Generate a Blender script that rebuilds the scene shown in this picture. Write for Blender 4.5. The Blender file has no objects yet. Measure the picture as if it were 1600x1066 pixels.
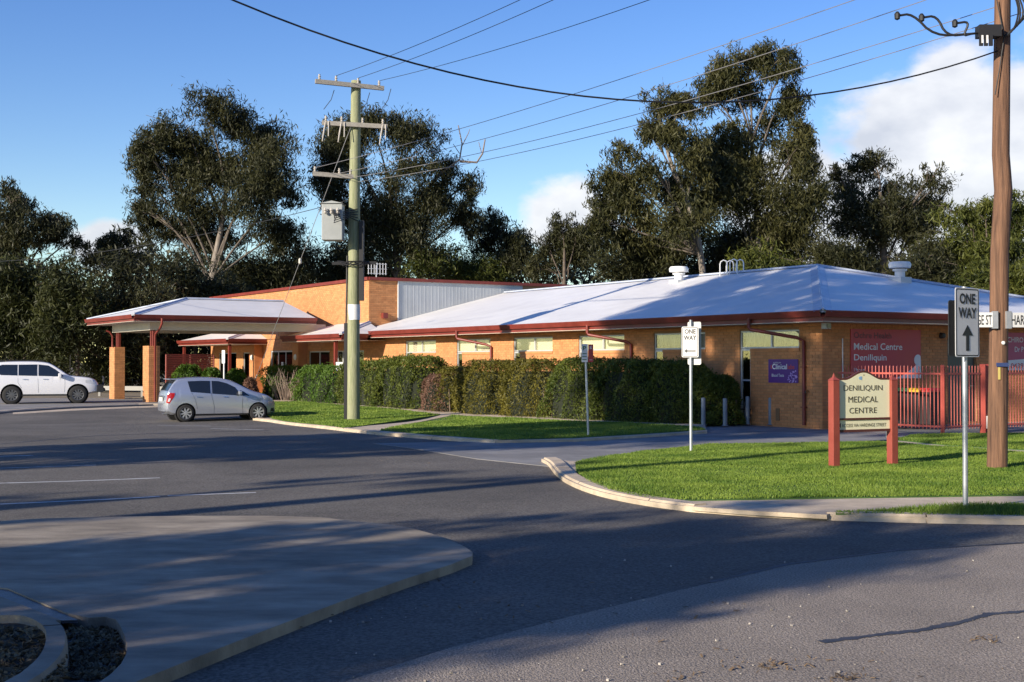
import bpy, bmesh, math, random
import numpy as np
from mathutils import Vector, Matrix
from mathutils.geometry import delaunay_2d_cdt
random.seed(7); rng = np.random.default_rng(7)
SC = bpy.context.scene; COL = SC.collection
R = math.radians

# ------------------------------------------------------------------ camera, sky, sun, exposure
F = 2000.0; EYE = 1.75; PITCH = math.atan(33 / F)
cam_d = bpy.data.cameras.new('camera'); cam = bpy.data.objects.new('camera', cam_d); COL.objects.link(cam)
cam.location = (0, 0, EYE); cam.rotation_euler = (R(90) + PITCH, 0, 0)
cam_d.sensor_width = 36; cam_d.lens = 36 * F / 1600; cam_d.clip_end = 6000
SC.camera = cam
SUN_EL = R(18.5); SUN_DIR = Vector((-.731, -.682, 0)).normalized()      # horizontal direction towards the sun
world = bpy.data.worlds.new('World'); SC.world = world; world.use_nodes = True
wn = world.node_tree.nodes; wl = world.node_tree.links; wn.clear()
def N(t, **k):
    n = wn.new(t)
    for a, b in k.items(): setattr(n, a, b)
    return n
sky = N('ShaderNodeTexSky', sky_type='NISHITA'); sky.sun_disc = False
sky.sun_elevation = SUN_EL; sky.sun_rotation = math.atan2(SUN_DIR.x, SUN_DIR.y)
sky.air_density = 1.0; sky.dust_density = .1; sky.ozone_density = 2.0
bg = N('ShaderNodeBackground'); bg.inputs[1].default_value = .064
out = N('ShaderNodeOutputWorld')
tc = N('ShaderNodeTexCoord'); sep = N('ShaderNodeSeparateXYZ'); wl.new(tc.outputs['Generated'], sep.inputs[0])
def M(op, a, b=None, c=None):
    n = N('ShaderNodeMath', operation=op)
    for i, x in enumerate((a, b, c)):
        if x is None: continue
        if isinstance(x, (int, float)): n.inputs[i].default_value = x
        else: wl.new(x, n.inputs[i])
    return n.outputs[0]
# cumulus: noise in direction space, thick near the horizon, denser in some quarters of the sky
no = N('ShaderNodeTexNoise'); no.inputs['Scale'].default_value = 7; no.inputs['Detail'].default_value = 9; no.inputs['Roughness'].default_value = .56
mp = N('ShaderNodeMapping'); mp.inputs['Scale'].default_value = (1, 1, 1.7); wl.new(tc.outputs['Generated'], mp.inputs[0]); wl.new(mp.outputs[0], no.inputs['Vector'])
def blob(u, v, w, h):       # a bank of cloud, given by where it stands over the horizon
    ax = (u - 800) / F; ez = (566 - v) / F
    dx = M('DIVIDE', M('SUBTRACT', M('DIVIDE', sep.outputs[0], M('MAXIMUM', sep.outputs[1], .05)), ax), w / F)
    dz = M('DIVIDE', M('SUBTRACT', sep.outputs[2], ez), h / F)
    d2 = M('ADD', M('MULTIPLY', dx, dx), M('MULTIPLY', dz, dz))
    return M('SUBTRACT', 1.0, M('MINIMUM', d2, 1.6))
banks = [blob(1490, 255, 215, 150), blob(1500, 150, 100, 90), blob(1640, 190, 150, 120), blob(1300, 330, 170, 100), blob(890, 330, 90, 75), blob(160, 390, 90, 50), blob(1560, 380, 420, 130)]
m = banks[0]
for b in banks[1:]: m = M('MAXIMUM', m, b)
cov = M('ADD', M('MULTIPLY', m, .42), M('MULTIPLY', M('SUBTRACT', no.outputs[0], .5), 1.5))
ramp = N('ShaderNodeMapRange', interpolation_type='SMOOTHSTEP'); ramp.inputs[1].default_value = .0; ramp.inputs[2].default_value = .24
wl.new(cov, ramp.inputs[0])
no2 = N('ShaderNodeTexNoise'); no2.inputs['Scale'].default_value = 16; no2.inputs['Detail'].default_value = 6
mp2 = N('ShaderNodeMapping'); mp2.inputs['Location'].default_value = (.02, 0, .03); wl.new(mp.outputs[0], mp2.inputs[0]); wl.new(mp2.outputs[0], no2.inputs['Vector'])
cr = N('ShaderNodeValToRGB'); cr.color_ramp.elements[0].position = .32; cr.color_ramp.elements[1].position = .66
cr.color_ramp.elements[0].color = (6.8, 7.1, 7.9, 1); cr.color_ramp.elements[1].color = (10.6, 10.6, 10.7, 1)
wl.new(no2.outputs[0], cr.inputs[0])
hs = N('ShaderNodeHueSaturation'); hs.inputs['Hue'].default_value = .522; hs.inputs['Saturation'].default_value = 1.34; hs.inputs['Value'].default_value = 1.8; wl.new(sky.outputs[0], hs.inputs['Color'])
mx = N('ShaderNodeMixRGB'); wl.new(M('MULTIPLY', ramp.outputs[0], .93), mx.inputs[0]); wl.new(hs.outputs[0], mx.inputs[1]); wl.new(cr.outputs[0], mx.inputs[2])
wl.new(mx.outputs[0], bg.inputs[0]); wl.new(bg.outputs[0], out.inputs[0])
sun_d = bpy.data.lights.new('sun', 'SUN'); sun_o = bpy.data.objects.new('sun', sun_d); COL.objects.link(sun_o)
sun_d.energy = 5.0; sun_d.angle = R(.53); sun_d.color = (1, .89, .74)
to_sun = Vector((SUN_DIR.x * math.cos(SUN_EL), SUN_DIR.y * math.cos(SUN_EL), math.sin(SUN_EL)))
sun_o.rotation_euler = to_sun.to_track_quat('Z', 'Y').to_euler(); sun_o.location = (-60, -60, 60)
vs = SC.view_settings; vs.view_transform = 'Standard'; vs.look = 'None'; vs.exposure = .65; vs.gamma = 1; vs.use_curve_mapping = False

# ------------------------------------------------------------------ helpers
def sm(x): x = min(1, max(0, x)); return x * x * (3 - 2 * x)
def H(x, y): return -.15 * math.exp(-((y - 42) / 5) ** 2) * sm((2 - x) / 7)      # the ground sinks a little towards the far gutter
CP, SP = math.cos(PITCH), math.sin(PITCH)
def ray(u, v): a, b = u - 800, 533 - v; return Vector((a, F * CP - b * SP, F * SP + b * CP))
def G(u, v, dz=0.):                  # point of the ground (raised by dz)
    d = ray(u, v); z = dz
    for _ in range(12):
        t = (z - EYE) / d.z; p = d * t; z = H(p.x, p.y) + dz
    return Vector((p.x, p.y, z))
def AT(u, v, Y): d = ray(u, v); return Vector((0, 0, EYE)) + d * (Y / d.y)

MATS = {}
def mat(name, col, rough=.7, col2=None, scale=8., bump=0., bscale=None, metal=0., spec=.5, detail=4., stretch=None, rand=0., lo=.35, hi=.65, coat=0., big=0., bigs=.3):
    if name in MATS: return MATS[name]
    m = bpy.data.materials.new(name); m.use_nodes = True; nt = m.node_tree; n, l = nt.nodes, nt.links
    p = n['Principled BSDF']; p.inputs['Roughness'].default_value = rough; p.inputs['Metallic'].default_value = metal
    p.inputs['Specular IOR Level'].default_value = spec; p.inputs['Coat Weight'].default_value = coat
    p.inputs['Base Color'].default_value = (*col, 1)
    t = n.new('ShaderNodeTexCoord'); src = t.outputs['Object']
    if stretch:
        mpn = n.new('ShaderNodeMapping'); mpn.inputs['Scale'].default_value = stretch; l.new(src, mpn.inputs[0]); src = mpn.outputs[0]
    last = None
    if col2:
        nz = n.new('ShaderNodeTexNoise'); nz.inputs['Scale'].default_value = scale; nz.inputs['Detail'].default_value = detail; nz.inputs['Roughness'].default_value = .62; l.new(src, nz.inputs['Vector'])
        r = n.new('ShaderNodeValToRGB'); r.color_ramp.elements[0].position = lo; r.color_ramp.elements[1].position = hi
        r.color_ramp.elements[0].color = (*col, 1); r.color_ramp.elements[1].color = (*col2, 1)
        l.new(nz.outputs[0], r.inputs[0]); last = r.outputs[0]
    if rand:
        g = n.new('ShaderNodeNewGeometry'); oi = n.new('ShaderNodeObjectInfo'); ad = n.new('ShaderNodeMath'); ad.operation = 'ADD'
        l.new(g.outputs['Random Per Island'], ad.inputs[0]); l.new(oi.outputs['Random'], ad.inputs[1])
        fr = n.new('ShaderNodeMath'); fr.operation = 'FRACT'; l.new(ad.outputs[0], fr.inputs[0])
        mr = n.new('ShaderNodeMapRange'); mr.inputs[3].default_value = 1 - rand; mr.inputs[4].default_value = 1 + rand; l.new(fr.outputs[0], mr.inputs[0])
        mm = n.new('ShaderNodeMixRGB'); mm.blend_type = 'MULTIPLY'; mm.inputs[0].default_value = 1
        if last: l.new(last, mm.inputs[1])
        else: mm.inputs[1].default_value = (*col, 1)
        cb = n.new('ShaderNodeCombineXYZ')
        for i in range(3): l.new(mr.outputs[0], cb.inputs[i])
        l.new(cb.outputs[0], mm.inputs[2]); last = mm.outputs[0]
    if big:
        nb = n.new('ShaderNodeTexNoise'); nb.inputs['Scale'].default_value = bigs; nb.inputs['Detail'].default_value = 7; nb.inputs['Roughness'].default_value = .65; nb.inputs['Distortion'].default_value = .6; l.new(t.outputs['Object'], nb.inputs['Vector'])
        rb_ = n.new('ShaderNodeMapRange'); rb_.inputs[1].default_value = .3; rb_.inputs[2].default_value = .7; rb_.inputs[3].default_value = 1 - big; rb_.inputs[4].default_value = 1 + big; l.new(nb.outputs[0], rb_.inputs[0])
        mm = n.new('ShaderNodeMixRGB'); mm.blend_type = 'MULTIPLY'; mm.inputs[0].default_value = 1; cb = n.new('ShaderNodeCombineXYZ')
        for i in range(3): l.new(rb_.outputs[0], cb.inputs[i])
        if last: l.new(last, mm.inputs[1])
        else: mm.inputs[1].default_value = (*col, 1)
        l.new(cb.outputs[0], mm.inputs[2]); last = mm.outputs[0]
    if last: l.new(last, p.inputs['Base Color'])
    if bump:
        b = n.new('ShaderNodeBump'); b.inputs['Strength'].default_value = min(1, bump); b.inputs['Distance'].default_value = .02
        nz = n.new('ShaderNodeTexNoise'); nz.inputs['Scale'].default_value = bscale or scale * 4; nz.inputs['Detail'].default_value = 3; l.new(src, nz.inputs['Vector'])
        l.new(nz.outputs[0], b.inputs['Height']); l.new(b.outputs[0], p.inputs['Normal'])
    MATS[name] = m; return m
def leafmat(name, c1, c2, trans=.25, scale=.5):
    if name in MATS: return MATS[name]
    m = bpy.data.materials.new(name); m.use_nodes = True; nt = m.node_tree; n, l = nt.nodes, nt.links
    p = n['Principled BSDF']; p.inputs['Roughness'].default_value = .55; p.inputs['Specular IOR Level'].default_value = .3
    t = n.new('ShaderNodeTexCoord'); nz = n.new('ShaderNodeTexNoise'); nz.inputs['Scale'].default_value = scale; nz.inputs['Detail'].default_value = 3; l.new(t.outputs['Object'], nz.inputs['Vector'])
    g = n.new('ShaderNodeNewGeometry'); a = n.new('ShaderNodeMath'); a.operation = 'MULTIPLY_ADD'; a.inputs[1].default_value = .3; l.new(g.outputs['Random Per Island'], a.inputs[0])
    s = n.new('ShaderNodeMath'); s.operation = 'SUBTRACT'; s.inputs[1].default_value = .14; l.new(nz.outputs[0], s.inputs[0]); l.new(s.outputs[0], a.inputs[2])
    r = n.new('ShaderNodeValToRGB'); r.color_ramp.elements[0].position = .25; r.color_ramp.elements[1].position = .75
    r.color_ramp.elements[0].color = (*c1, 1); r.color_ramp.elements[1].color = (*c2, 1); l.new(a.outputs[0], r.inputs[0]); l.new(r.outputs[0], p.inputs['Base Color'])
    tr = n.new('ShaderNodeBsdfTranslucent'); l.new(r.outputs[0], tr.inputs[0])
    ms = n.new('ShaderNodeMixShader'); ms.inputs[0].default_value = trans; l.new(p.outputs[0], ms.inputs[1]); l.new(tr.outputs[0], ms.inputs[2]); l.new(ms.outputs[0], n['Material Output'].inputs[0])
    MATS[name] = m; return m
def glassmat(name, tint=(.75, .8, .8), gloss=.12):
    if name in MATS: return MATS[name]
    m = bpy.data.materials.new(name); m.use_nodes = True; nt = m.node_tree; n, l = nt.nodes, nt.links; n.remove(n['Principled BSDF'])
    t = n.new('ShaderNodeBsdfTransparent'); t.inputs[0].default_value = (*tint, 1); g = n.new('ShaderNodeBsdfGlossy'); g.inputs['Roughness'].default_value = .02
    lw = n.new('ShaderNodeLayerWeight'); lw.inputs[0].default_value = .35; mr = n.new('ShaderNodeMapRange'); mr.inputs[3].default_value = gloss; mr.inputs[4].default_value = .55; l.new(lw.outputs['Fresnel'], mr.inputs[0])
    ms = n.new('ShaderNodeMixShader'); l.new(mr.outputs[0], ms.inputs[0]); l.new(t.outputs[0], ms.inputs[1]); l.new(g.outputs[0], ms.inputs[2]); l.new(ms.outputs[0], n['Material Output'].inputs[0])
    MATS[name] = m; return m

def tag(o, label=None, cat=None, group=None, kind=None):
    if label: o['label'] = label
    if cat: o['category'] = cat
    if group: o['group'] = group
    if kind: o['kind'] = kind
    return o
def empty(name, loc=(0, 0, 0), rz=0, label=None, cat=None, group=None):
    o = bpy.data.objects.new(name, None); COL.objects.link(o); o.location = loc; o.rotation_euler = (0, 0, rz); o.empty_display_size = .2
    return tag(o, label, cat, group)
class MB:
    def __init__(s): s.v = []; s.f = []
    def add(s, vs, fs):
        o = len(s.v); s.v += [tuple(v) for v in vs]; s.f += [tuple(i + o for i in f) for f in fs]; return s
    def box(s, x0, x1, y0, y1, z0, z1):
        return s.add([(x, y, z) for z in (z0, z1) for y in (y0, y1) for x in (x0, x1)], [(0, 2, 3, 1), (4, 5, 7, 6), (0, 1, 5, 4), (2, 6, 7, 3), (0, 4, 6, 2), (1, 3, 7, 5)])
    def obox(s, c, ux, uy, uz):       # box around c with half-axes
        c, ux, uy, uz = map(Vector, (c, ux, uy, uz)); vs = [c + ux * a + uy * b + uz * d for d in (-1, 1) for b in (-1, 1) for a in (-1, 1)]
        return s.add(vs, [(0, 2, 3, 1), (4, 5, 7, 6), (0, 1, 5, 4), (2, 6, 7, 3), (0, 4, 6, 2), (1, 3, 7, 5)])
    def bar(s, a, b, w, h, up=(0, 0, 1)):
        a, b = Vector(a), Vector(b); d = b - a; L = d.length
        if L < 1e-6: return s
        d /= L; x = d.cross(Vector(up))
        if x.length < 1e-4: x = d.cross(Vector((1, 0, 0)))
        x.normalize(); y = x.cross(d); return s.obox((a + b) / 2, x * w / 2, y * h / 2, d * L / 2)
    def tube(s, pts, rad, n=8, cap=True):
        pts = [Vector(p) for p in pts]; rad = rad if hasattr(rad, '__len__') else [rad] * len(pts); rings = []; px = None
        for i, p in enumerate(pts):
            d = (pts[min(i + 1, len(pts) - 1)] - pts[max(i - 1, 0)]); d.normalize()
            x = (px - d * px.dot(d)) if px else d.cross(Vector((0, 0, 1)))
            if x.length < 1e-3: x = d.cross(Vector((1, 0, 0)))
            x.normalize(); y = d.cross(x); px = x
            rings.append([p + (x * math.cos(2 * math.pi * k / n) + y * math.sin(2 * math.pi * k / n)) * rad[i] for k in range(n)])
        vs = [q for r in rings for q in r]; fs = [(i * n + k, i * n + (k + 1) % n, (i + 1) * n + (k + 1) % n, (i + 1) * n + k) for i in range(len(pts) - 1) for k in range(n)]
        if cap: fs += [tuple(range(n))[::-1], tuple((len(pts) - 1) * n + k for k in range(n))]
        return s.add(vs, fs)
    def lathe(s, prof, n=20, c=(0, 0, 0), axis='z'):      # profile of (radius, height)
        vs = []
        for r, h in prof:
            for k in range(n):
                a = 2 * math.pi * k / n; x, y = r * math.cos(a), r * math.sin(a)
                p = (x, y, h) if axis == 'z' else ((x, h, y) if axis == 'y' else (h, x, y)); vs.append((p[0] + c[0], p[1] + c[1], p[2] + c[2]))
        fs = [(i * n + k, i * n + (k + 1) % n, (i + 1) * n + (k + 1) % n, (i + 1) * n + k) for i in range(len(prof) - 1) for k in range(n)]
        return s.add(vs, fs)
    def prism(s, poly, z0, z1):
        n = len(poly); vs = [(x, y, z0) for x, y in poly] + [(x, y, z1) for x, y in poly]
        return s.add(vs, [tuple(range(n))[::-1], tuple(range(n, 2 * n))] + [(i, (i + 1) % n, n + (i + 1) % n, n + i) for i in range(n)])
    def plate(s, poly, o, ux, uy, t):      # polygon in the plane o + x*ux + y*uy, thickness t along -normal
        o, ux, uy = Vector(o), Vector(ux), Vector(uy); nn = ux.cross(uy).normalized(); n = len(poly)
        vs = [o + ux * x + uy * y for x, y in poly] + [o + ux * x + uy * y - nn * t for x, y in poly]
        return s.add(vs, [tuple(range(n)), tuple(range(n, 2 * n))[::-1]] + [(i, n + i, n + (i + 1) % n, (i + 1) % n) for i in range(n)])
    def build(s, name, material, parent=None, smooth=False, bevel=0, fixn=True):
        me = bpy.data.meshes.new(name); me.from_pydata(s.v, [], s.f)
        if fixn:
            bm = bmesh.new(); bm.from_mesh(me); bmesh.ops.recalc_face_normals(bm, faces=bm.faces)
            if bevel: bmesh.ops.bevel(bm, geom=list(bm.edges), offset=bevel, segments=2, profile=.6, affect='EDGES', clamp_overlap=True)
            bm.to_mesh(me); bm.free()
        if smooth:
            me.shade_smooth()
            try: me.set_sharp_from_angle(angle=R(42))
            except Exception: pass
        me.materials.append(material); o = bpy.data.objects.new(name, me); COL.objects.link(o); o.parent = parent; return o
def npmesh(name, V, Fq, material, parent=None, smooth=False):      # fast mesh of equal-sided faces
    me = bpy.data.meshes.new(name); k = Fq.shape[1]; me.vertices.add(len(V)); me.vertices.foreach_set('co', V.astype(np.float32).ravel())
    me.loops.add(Fq.size); me.loops.foreach_set('vertex_index', Fq.astype(np.int32).ravel()); me.polygons.add(len(Fq))
    me.polygons.foreach_set('loop_start', np.arange(0, Fq.size, k, dtype=np.int32)); me.update(calc_edges=True); me.validate()
    me.materials.append(material); o = bpy.data.objects.new(name, me); COL.objects.link(o); o.parent = parent; return o
def dup(src, parent=None, **k):
    c = src.copy(); COL.objects.link(c); c.parent = parent
    for a, b in k.items(): setattr(c, a, b)
    for ch in list(src.children): dup(ch, c)
    return c
def struct(o): o['kind'] = 'structure'; return o
_tx = {}
def text(s, o, ux, uy, w, h, material, parent, name='lettering', bold=0., eps=.004):       # real letters w x h metres, lower left corner at o
    cu = bpy.data.curves.new('t', 'FONT'); cu.body = s; cu.size = 1; cu.offset = bold; cu.resolution_u = 3
    ob = bpy.data.objects.new('t', cu); COL.objects.link(ob); dg = bpy.context.evaluated_depsgraph_get()
    me = bpy.data.meshes.new_from_object(ob.evaluated_get(dg)); bpy.data.objects.remove(ob)
    co = np.array([v.co[:] for v in me.vertices]); a, b = co.min(0), co.max(0); o, ux, uy = Vector(o), Vector(ux).normalized(), Vector(uy).normalized(); nn = ux.cross(uy)
    for v in me.vertices:
        x = (v.co.x - a[0]) / (b[0] - a[0]) * w; y = (v.co.y - a[1]) / (b[1] - a[1]) * h; v.co = o + ux * x + uy * y + nn * eps
    me.materials.clear(); me.materials.append(material); me.name = name
    t = bpy.data.objects.new(name, me); COL.objects.link(t); t.parent = parent; return t
def inside(p, poly):
    c = False; j = len(poly) - 1
    for i in range(len(poly)):
        (xi, yi), (xj, yj) = poly[i], poly[j]
        if (yi > p[1]) != (yj > p[1]) and p[0] < (xj - xi) * (p[1] - yi) / (yj - yi) + xi: c = not c
        j = i
    return c
def chaikin(pts, n=2, closed=False):
    for _ in range(n):
        q = []
        m = len(pts)
        if not closed: q.append(pts[0])
        for i in range(m if closed else m - 1):
            a, b = Vector(pts[i]), Vector(pts[(i + 1) % m]); q += [a * .75 + b * .25, a * .25 + b * .75]
        if not closed: q.append(pts[-1])
        pts = [Vector(p) for p in q]
    return pts
def sheet(name, poly, dz, material, depth=.25, step=1.5, parent=None, kind='structure'):      # ground slab over an outline, following the lie of the land
    poly = [Vector((p[0], p[1])) for p in poly]; xs = [p.x for p in poly]; ys = [p.y for p in poly]; inner = []
    x = min(xs) + step / 2
    pl = [(p.x, p.y) for p in poly]
    while x < max(xs):
        y = min(ys) + step / 2
        while y < max(ys):
            if inside((x, y), pl) and -26 < x < 4 and 28 < y < 56: inner.append(Vector((x, y)))
            y += step
        x += step
    n = len(poly); r = delaunay_2d_cdt(poly + inner, [(i, (i + 1) % n) for i in range(n)], [list(range(n))], 1, 1e-5)
    vs = [(p.x, p.y, H(p.x, p.y) + dz) for p in r[0]]; fs = [tuple(f) for f in r[2]]
    mb = MB(); mb.add(vs, fs); k = len(vs)
    if depth:
        ring = [(p.x, p.y, H(p.x, p.y) + dz) for p in poly]; mb.add(ring + [(a, b, c - depth) for a, b, c in ring], [(i, (i + 1) % n, n + (i + 1) % n, n + i) for i in range(n)])
    o = mb.build(name, material, parent, fixn=False)
    bm = bmesh.new(); bm.from_mesh(o.data); bmesh.ops.remove_doubles(bm, verts=bm.verts, dist=1e-4); bmesh.ops.recalc_face_normals(bm, faces=bm.faces)
    up = sum(f.normal.z * f.calc_area() for f in bm.faces)
    if up < 0: bmesh.ops.reverse_faces(bm, faces=bm.faces)
    bm.to_mesh(o.data); bm.free()
    if kind and not parent: o['kind'] = kind
    return o
def kerb(name, pts, side, material, zt=0., zb=-.1, w=.26, lip=.06, parent=None):       # pts along the foot of the kerb; side = +1 land lies to the left
    pts = [Vector((p[0], p[1])) for p in pts]; prof = [(0, zb), (lip * .6, zt - .03), (lip, zt), (w, zt + .004), (w, zb)]; vs = []; n = len(prof)
    for i, p in enumerate(pts):
        d = pts[min(i + 1, len(pts) - 1)] - pts[max(0, i - 1)]; d.normalize(); nn = Vector((-d.y, d.x)) * side
        for a, z in prof:
            q = p + nn * a; vs.append((q.x, q.y, H(q.x, q.y) + z))
    mb = MB(); mb.add(vs, [(i * n + k, i * n + (k + 1) % n, (i + 1) * n + (k + 1) % n, (i + 1) * n + k) for i in range(len(pts) - 1) for k in range(n)] + [tuple(range(n)), tuple((len(pts) - 1) * n + k for k in range(n))])
    o = mb.build(name, material, parent)
    if not parent: struct(o)
    run = 0.; jm = mat('kerb_joint', (.07, .06, .05), .95)
    for i in range(len(pts) - 1):
        run += (pts[i + 1] - pts[i]).length
        if run > 2.3:
            run = 0.; d = (pts[i + 1] - pts[i]).normalized(); nn = Vector((-d.y, d.x)) * side; p = pts[i + 1]; jb = MB()
            for (a0, z0), (a1, z1) in zip(prof[:3], prof[1:4]):
                q0, q1 = p + nn * a0, p + nn * a1; jb.bar((q0.x, q0.y, H(q0.x, q0.y) + z0), (q1.x, q1.y, H(q1.x, q1.y) + z1), .014, .006)
            jb.build('kerb_joint', jm, o)
    return o

# ------------------------------------------------------------------ materials
ASPH = mat('asphalt', (.062, .055, .046), .9, (.19, .172, .148), 34, 1., 90, detail=3, lo=.34, hi=.68, big=.34, bigs=.3)
CHIP = mat('chip_seal', (.15, .125, .10), .92, (.41, .345, .28), 52, 1., 75, detail=2.5, lo=.36, hi=.66, big=.22, bigs=.5)
CONC = mat('concrete', (.43, .345, .245), .9, (.57, .465, .335), 3, .35, 60, detail=10, big=.2, bigs=.9)
CONCD = mat('weathered_concrete', (.19, .158, .118), .9, (.35, .295, .22), 1.3, .4, 45, detail=12, stretch=(1, 2.2, 1), big=.3, bigs=.6)
DRIVE = mat('driveway_concrete', (.17, .165, .16), .9, (.25, .24, .225), 1.2, .4, 60, detail=10, big=.25, bigs=.4)
EARTH = mat('dry_earth', (.16, .13, .09), .95, (.24, .20, .13), .8, .5, 20)
SOIL = mat('lawn_soil', (.03, .075, .012), .95, (.055, .12, .02), 2.5, .5, 30)
MULCH = mat('leaf_mulch', (.03, .022, .015), .95, (.11, .08, .05), 22, 1., 40)
PAINT = mat('road_paint', (.62, .62, .6), .8, (.3, .3, .3), 9, .3, 60, lo=.5, hi=.75)
TAR = mat('bitumen_seal', (.03, .03, .032), .6, (.055, .055, .06), 8, .3)
GRASS = leafmat('grass_blades', (.07, .145, .016), (.27, .36, .055), .35, .9)

# ------------------------------------------------------------------ ground, road, pavements
def P(lst, dz=0.): return [G(u, v, dz) for u, v in lst]
struct(MB().add([(-3000, -400, -.5), (3000, -400, -.5), (3000, 4500, -.5), (-3000, 4500, -.5)], [(0, 1, 2, 3)]).build('ground', EARTH))
road = sheet('road', [(-70, -25), (70, -25), (70, 66), (-70, 66)], -.08, ASPH, .2, 1.2)
struct(sheet('yard', [(-120, 61.5), (-19.5, 61.5), (-19, 64), (80, 64), (120, 62), (160, 260), (-160, 260)], -.03, EARTH, .2, 6))
chip = sheet('chip_seal_road', [(40, 11.2), (G(1600, 850, -.08).x, G(1600, 850, -.08).y)] + [p[:2] for p in P([(1400, 862), (1230, 884), (1100, 914), (900, 962), (700, 1014), (540, 1066)], -.08)] + [(-1.2, 5.8), (-2, 3), (-4, -20), (40, -20)], -.076, CHIP, 0)  # real chip seal; its hidden left edge is shaped to the tree shadow's edge
kerbline = P([(1600, 849), (1400, 861), (1230, 883), (1110, 911)], -.08)
def ribbon(name, pts, w, dz, material, parent, wob=0.):
    vs = []; pts = [Vector(p[:2]) for p in pts]; q = []
    for i in range(len(pts) - 1):
        for k in range(10): q.append(pts[i].lerp(pts[i + 1], k / 10))
    q.append(pts[-1])
    for i, p in enumerate(q):
        d = (q[min(i + 1, len(q) - 1)] - q[max(0, i - 1)]).normalized(); nn = Vector((-d.y, d.x)) * (w / 2) * (1 + wob * random.uniform(-1, 1))
        o = nn * wob * random.uniform(-.5, .5)
        for r in (p - nn + o, p + nn + o): vs.append((r.x, r.y, H(r.x, r.y) + dz))
    return MB().add(vs, [(2 * i, 2 * i + 1, 2 * i + 3, 2 * i + 2) for i in range(len(q) - 1)]).build(name, material, parent)
ribbon('bitumen_seam', kerbline, .05, -.0725, TAR, chip, .5)
ribbon('bitumen_seam', P([(1283, 1004), (1360, 994), (1440, 985), (1500, 973), (1545, 960), (1640, 953)], -.076), .075, -.0725, TAR, chip, .35)
ribbon('bitumen_seam', P([(0, 694), (150, 681), (300, 676), (420, 673)], -.08), .09, -.077, TAR, road, .4)
for pts, w in (([(-40, 756.5), (120, 752), (250, 747)], .09), ([(-40, 790), (180, 780), (250, 776)], .09), ([(262, 775), (400, 770)], .08), ([(-30, 714), (52, 712)], .1), ([(247, 664.5), (330, 666)], .1), ([(330, 670), (412, 672)], .1), ([(0, 732), (150, 727)], .07)):
    ribbon('parking_line', P(pts, -.08), w, -.077, PAINT, road, .15)
# stones, twigs and dead leaves lying on the road
mb = MB()
for _ in range(130):
    u = random.uniform(480, 1640); v = random.uniform(870, 1075); p = G(u, v, -.072); r = random.choice((.003, .004, .005, .008))
    a = random.uniform(0, 6.3); mb.obox(p + Vector((0, 0, r * .4)), (r * math.cos(a), r * math.sin(a), 0), (-r * .7 * math.sin(a), r * .7 * math.cos(a), r * .2), (0, r * .15, r * .6))
tag(mb.build('road_gravel', mat('loose_stone', (.30, .27, .23), .9, rand=.5)), 'pale loose stones scattered over the road in the foreground', 'gravel', kind='stuff')
mb = MB()
for u, v, n, su, sv in ((1200, 1037, 40, 32, 5), (1320, 1060, 26, 40, 4), (1550, 999, 16, 22, 3), (540, 957, 50, 240, 12), (640, 905, 40, 60, 10), (1120, 965, 20, 160, 40), (560, 745, 26, 200, 20), (1050, 1055, 14, 30, 6), (1340, 1040, 12, 120, 10)):
    for _ in range(n):
        p = G(random.gauss(u, su), random.gauss(v, sv), -.07); a = random.uniform(0, 6.3); L = random.uniform(.006, .022); w = L * random.uniform(.15, .5)
        mb.obox(p + Vector((0, 0, .003)), (L * math.cos(a), L * math.sin(a), random.uniform(-.004, .01)), (-w * math.sin(a), w * math.cos(a), 0), (0, 0, .0015))
tag(mb.build('road_litter', mat('dead_leaves', (.07, .05, .03), .9, (.2, .13, .07), 3, rand=.5)), 'dark dead leaves and twigs lying about the road', 'leaf litter', kind='stuff')

# far lawns in front of the hedge, with their kerb and the narrow path between them
def blades(name, polys, dens, hgt, label, parent=None, wid=.011):
    pts = []
    for pl in polys:
        q = [(p[0], p[1]) for p in pl]; xs = [a for a, b in q]; ys = [b for a, b in q]
        n = int((max(xs) - min(xs)) * (max(ys) - min(ys)) * dens); X = rng.uniform(min(xs), max(xs), n); Y = rng.uniform(min(ys), max(ys), n)
        ins = np.zeros(n, bool); j = len(q) - 1
        for i in range(len(q)):
            xi, yi = q[i]; xj, yj = q[j]
            if yi != yj: ins ^= ((yi > Y) != (yj > Y)) & (X < (xj - xi) * (Y - yi) / (yj - yi) + xi)
            j = i
        pts.append(np.stack([X[ins], Y[ins]], 1))
    pt = np.concatenate(pts); n = len(pt); z = np.array([H(x, y) for x, y in pt]) + .004
    patch = .75 + .35 * np.sin(pt[:, 0] * 1.7 + np.sin(pt[:, 1] * 1.3) * 2) * np.sin(pt[:, 1] * 1.1 + 1)
    h = hgt * rng.uniform(.5, 1.3, n) * patch; a = rng.uniform(0, 2 * np.pi, n); lean = rng.normal(0, .45, (n, 2)) * h[:, None]
    wd = wid * rng.uniform(.6, 1.4, n); dx = np.cos(a) * wd; dy = np.sin(a) * wd
    V = np.empty((n, 3, 3)); V[:, 0] = np.stack([pt[:, 0] - dx, pt[:, 1] - dy, z], 1); V[:, 1] = np.stack([pt[:, 0] + dx, pt[:, 1] + dy, z], 1); V[:, 2] = np.stack([pt[:, 0] + lean[:, 0], pt[:, 1] + lean[:, 1], z + h], 1)
    o = npmesh(name, V.reshape(-1, 3), np.arange(3 * n).reshape(-1, 3), GRASS); return tag(o, label, 'grass', kind='stuff')
LA = P([(429, 655.5), (480, 662.5), (537, 669), (688, 648), (640, 642), (560, 635), (470, 628), (425, 628), (400, 640)])
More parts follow.
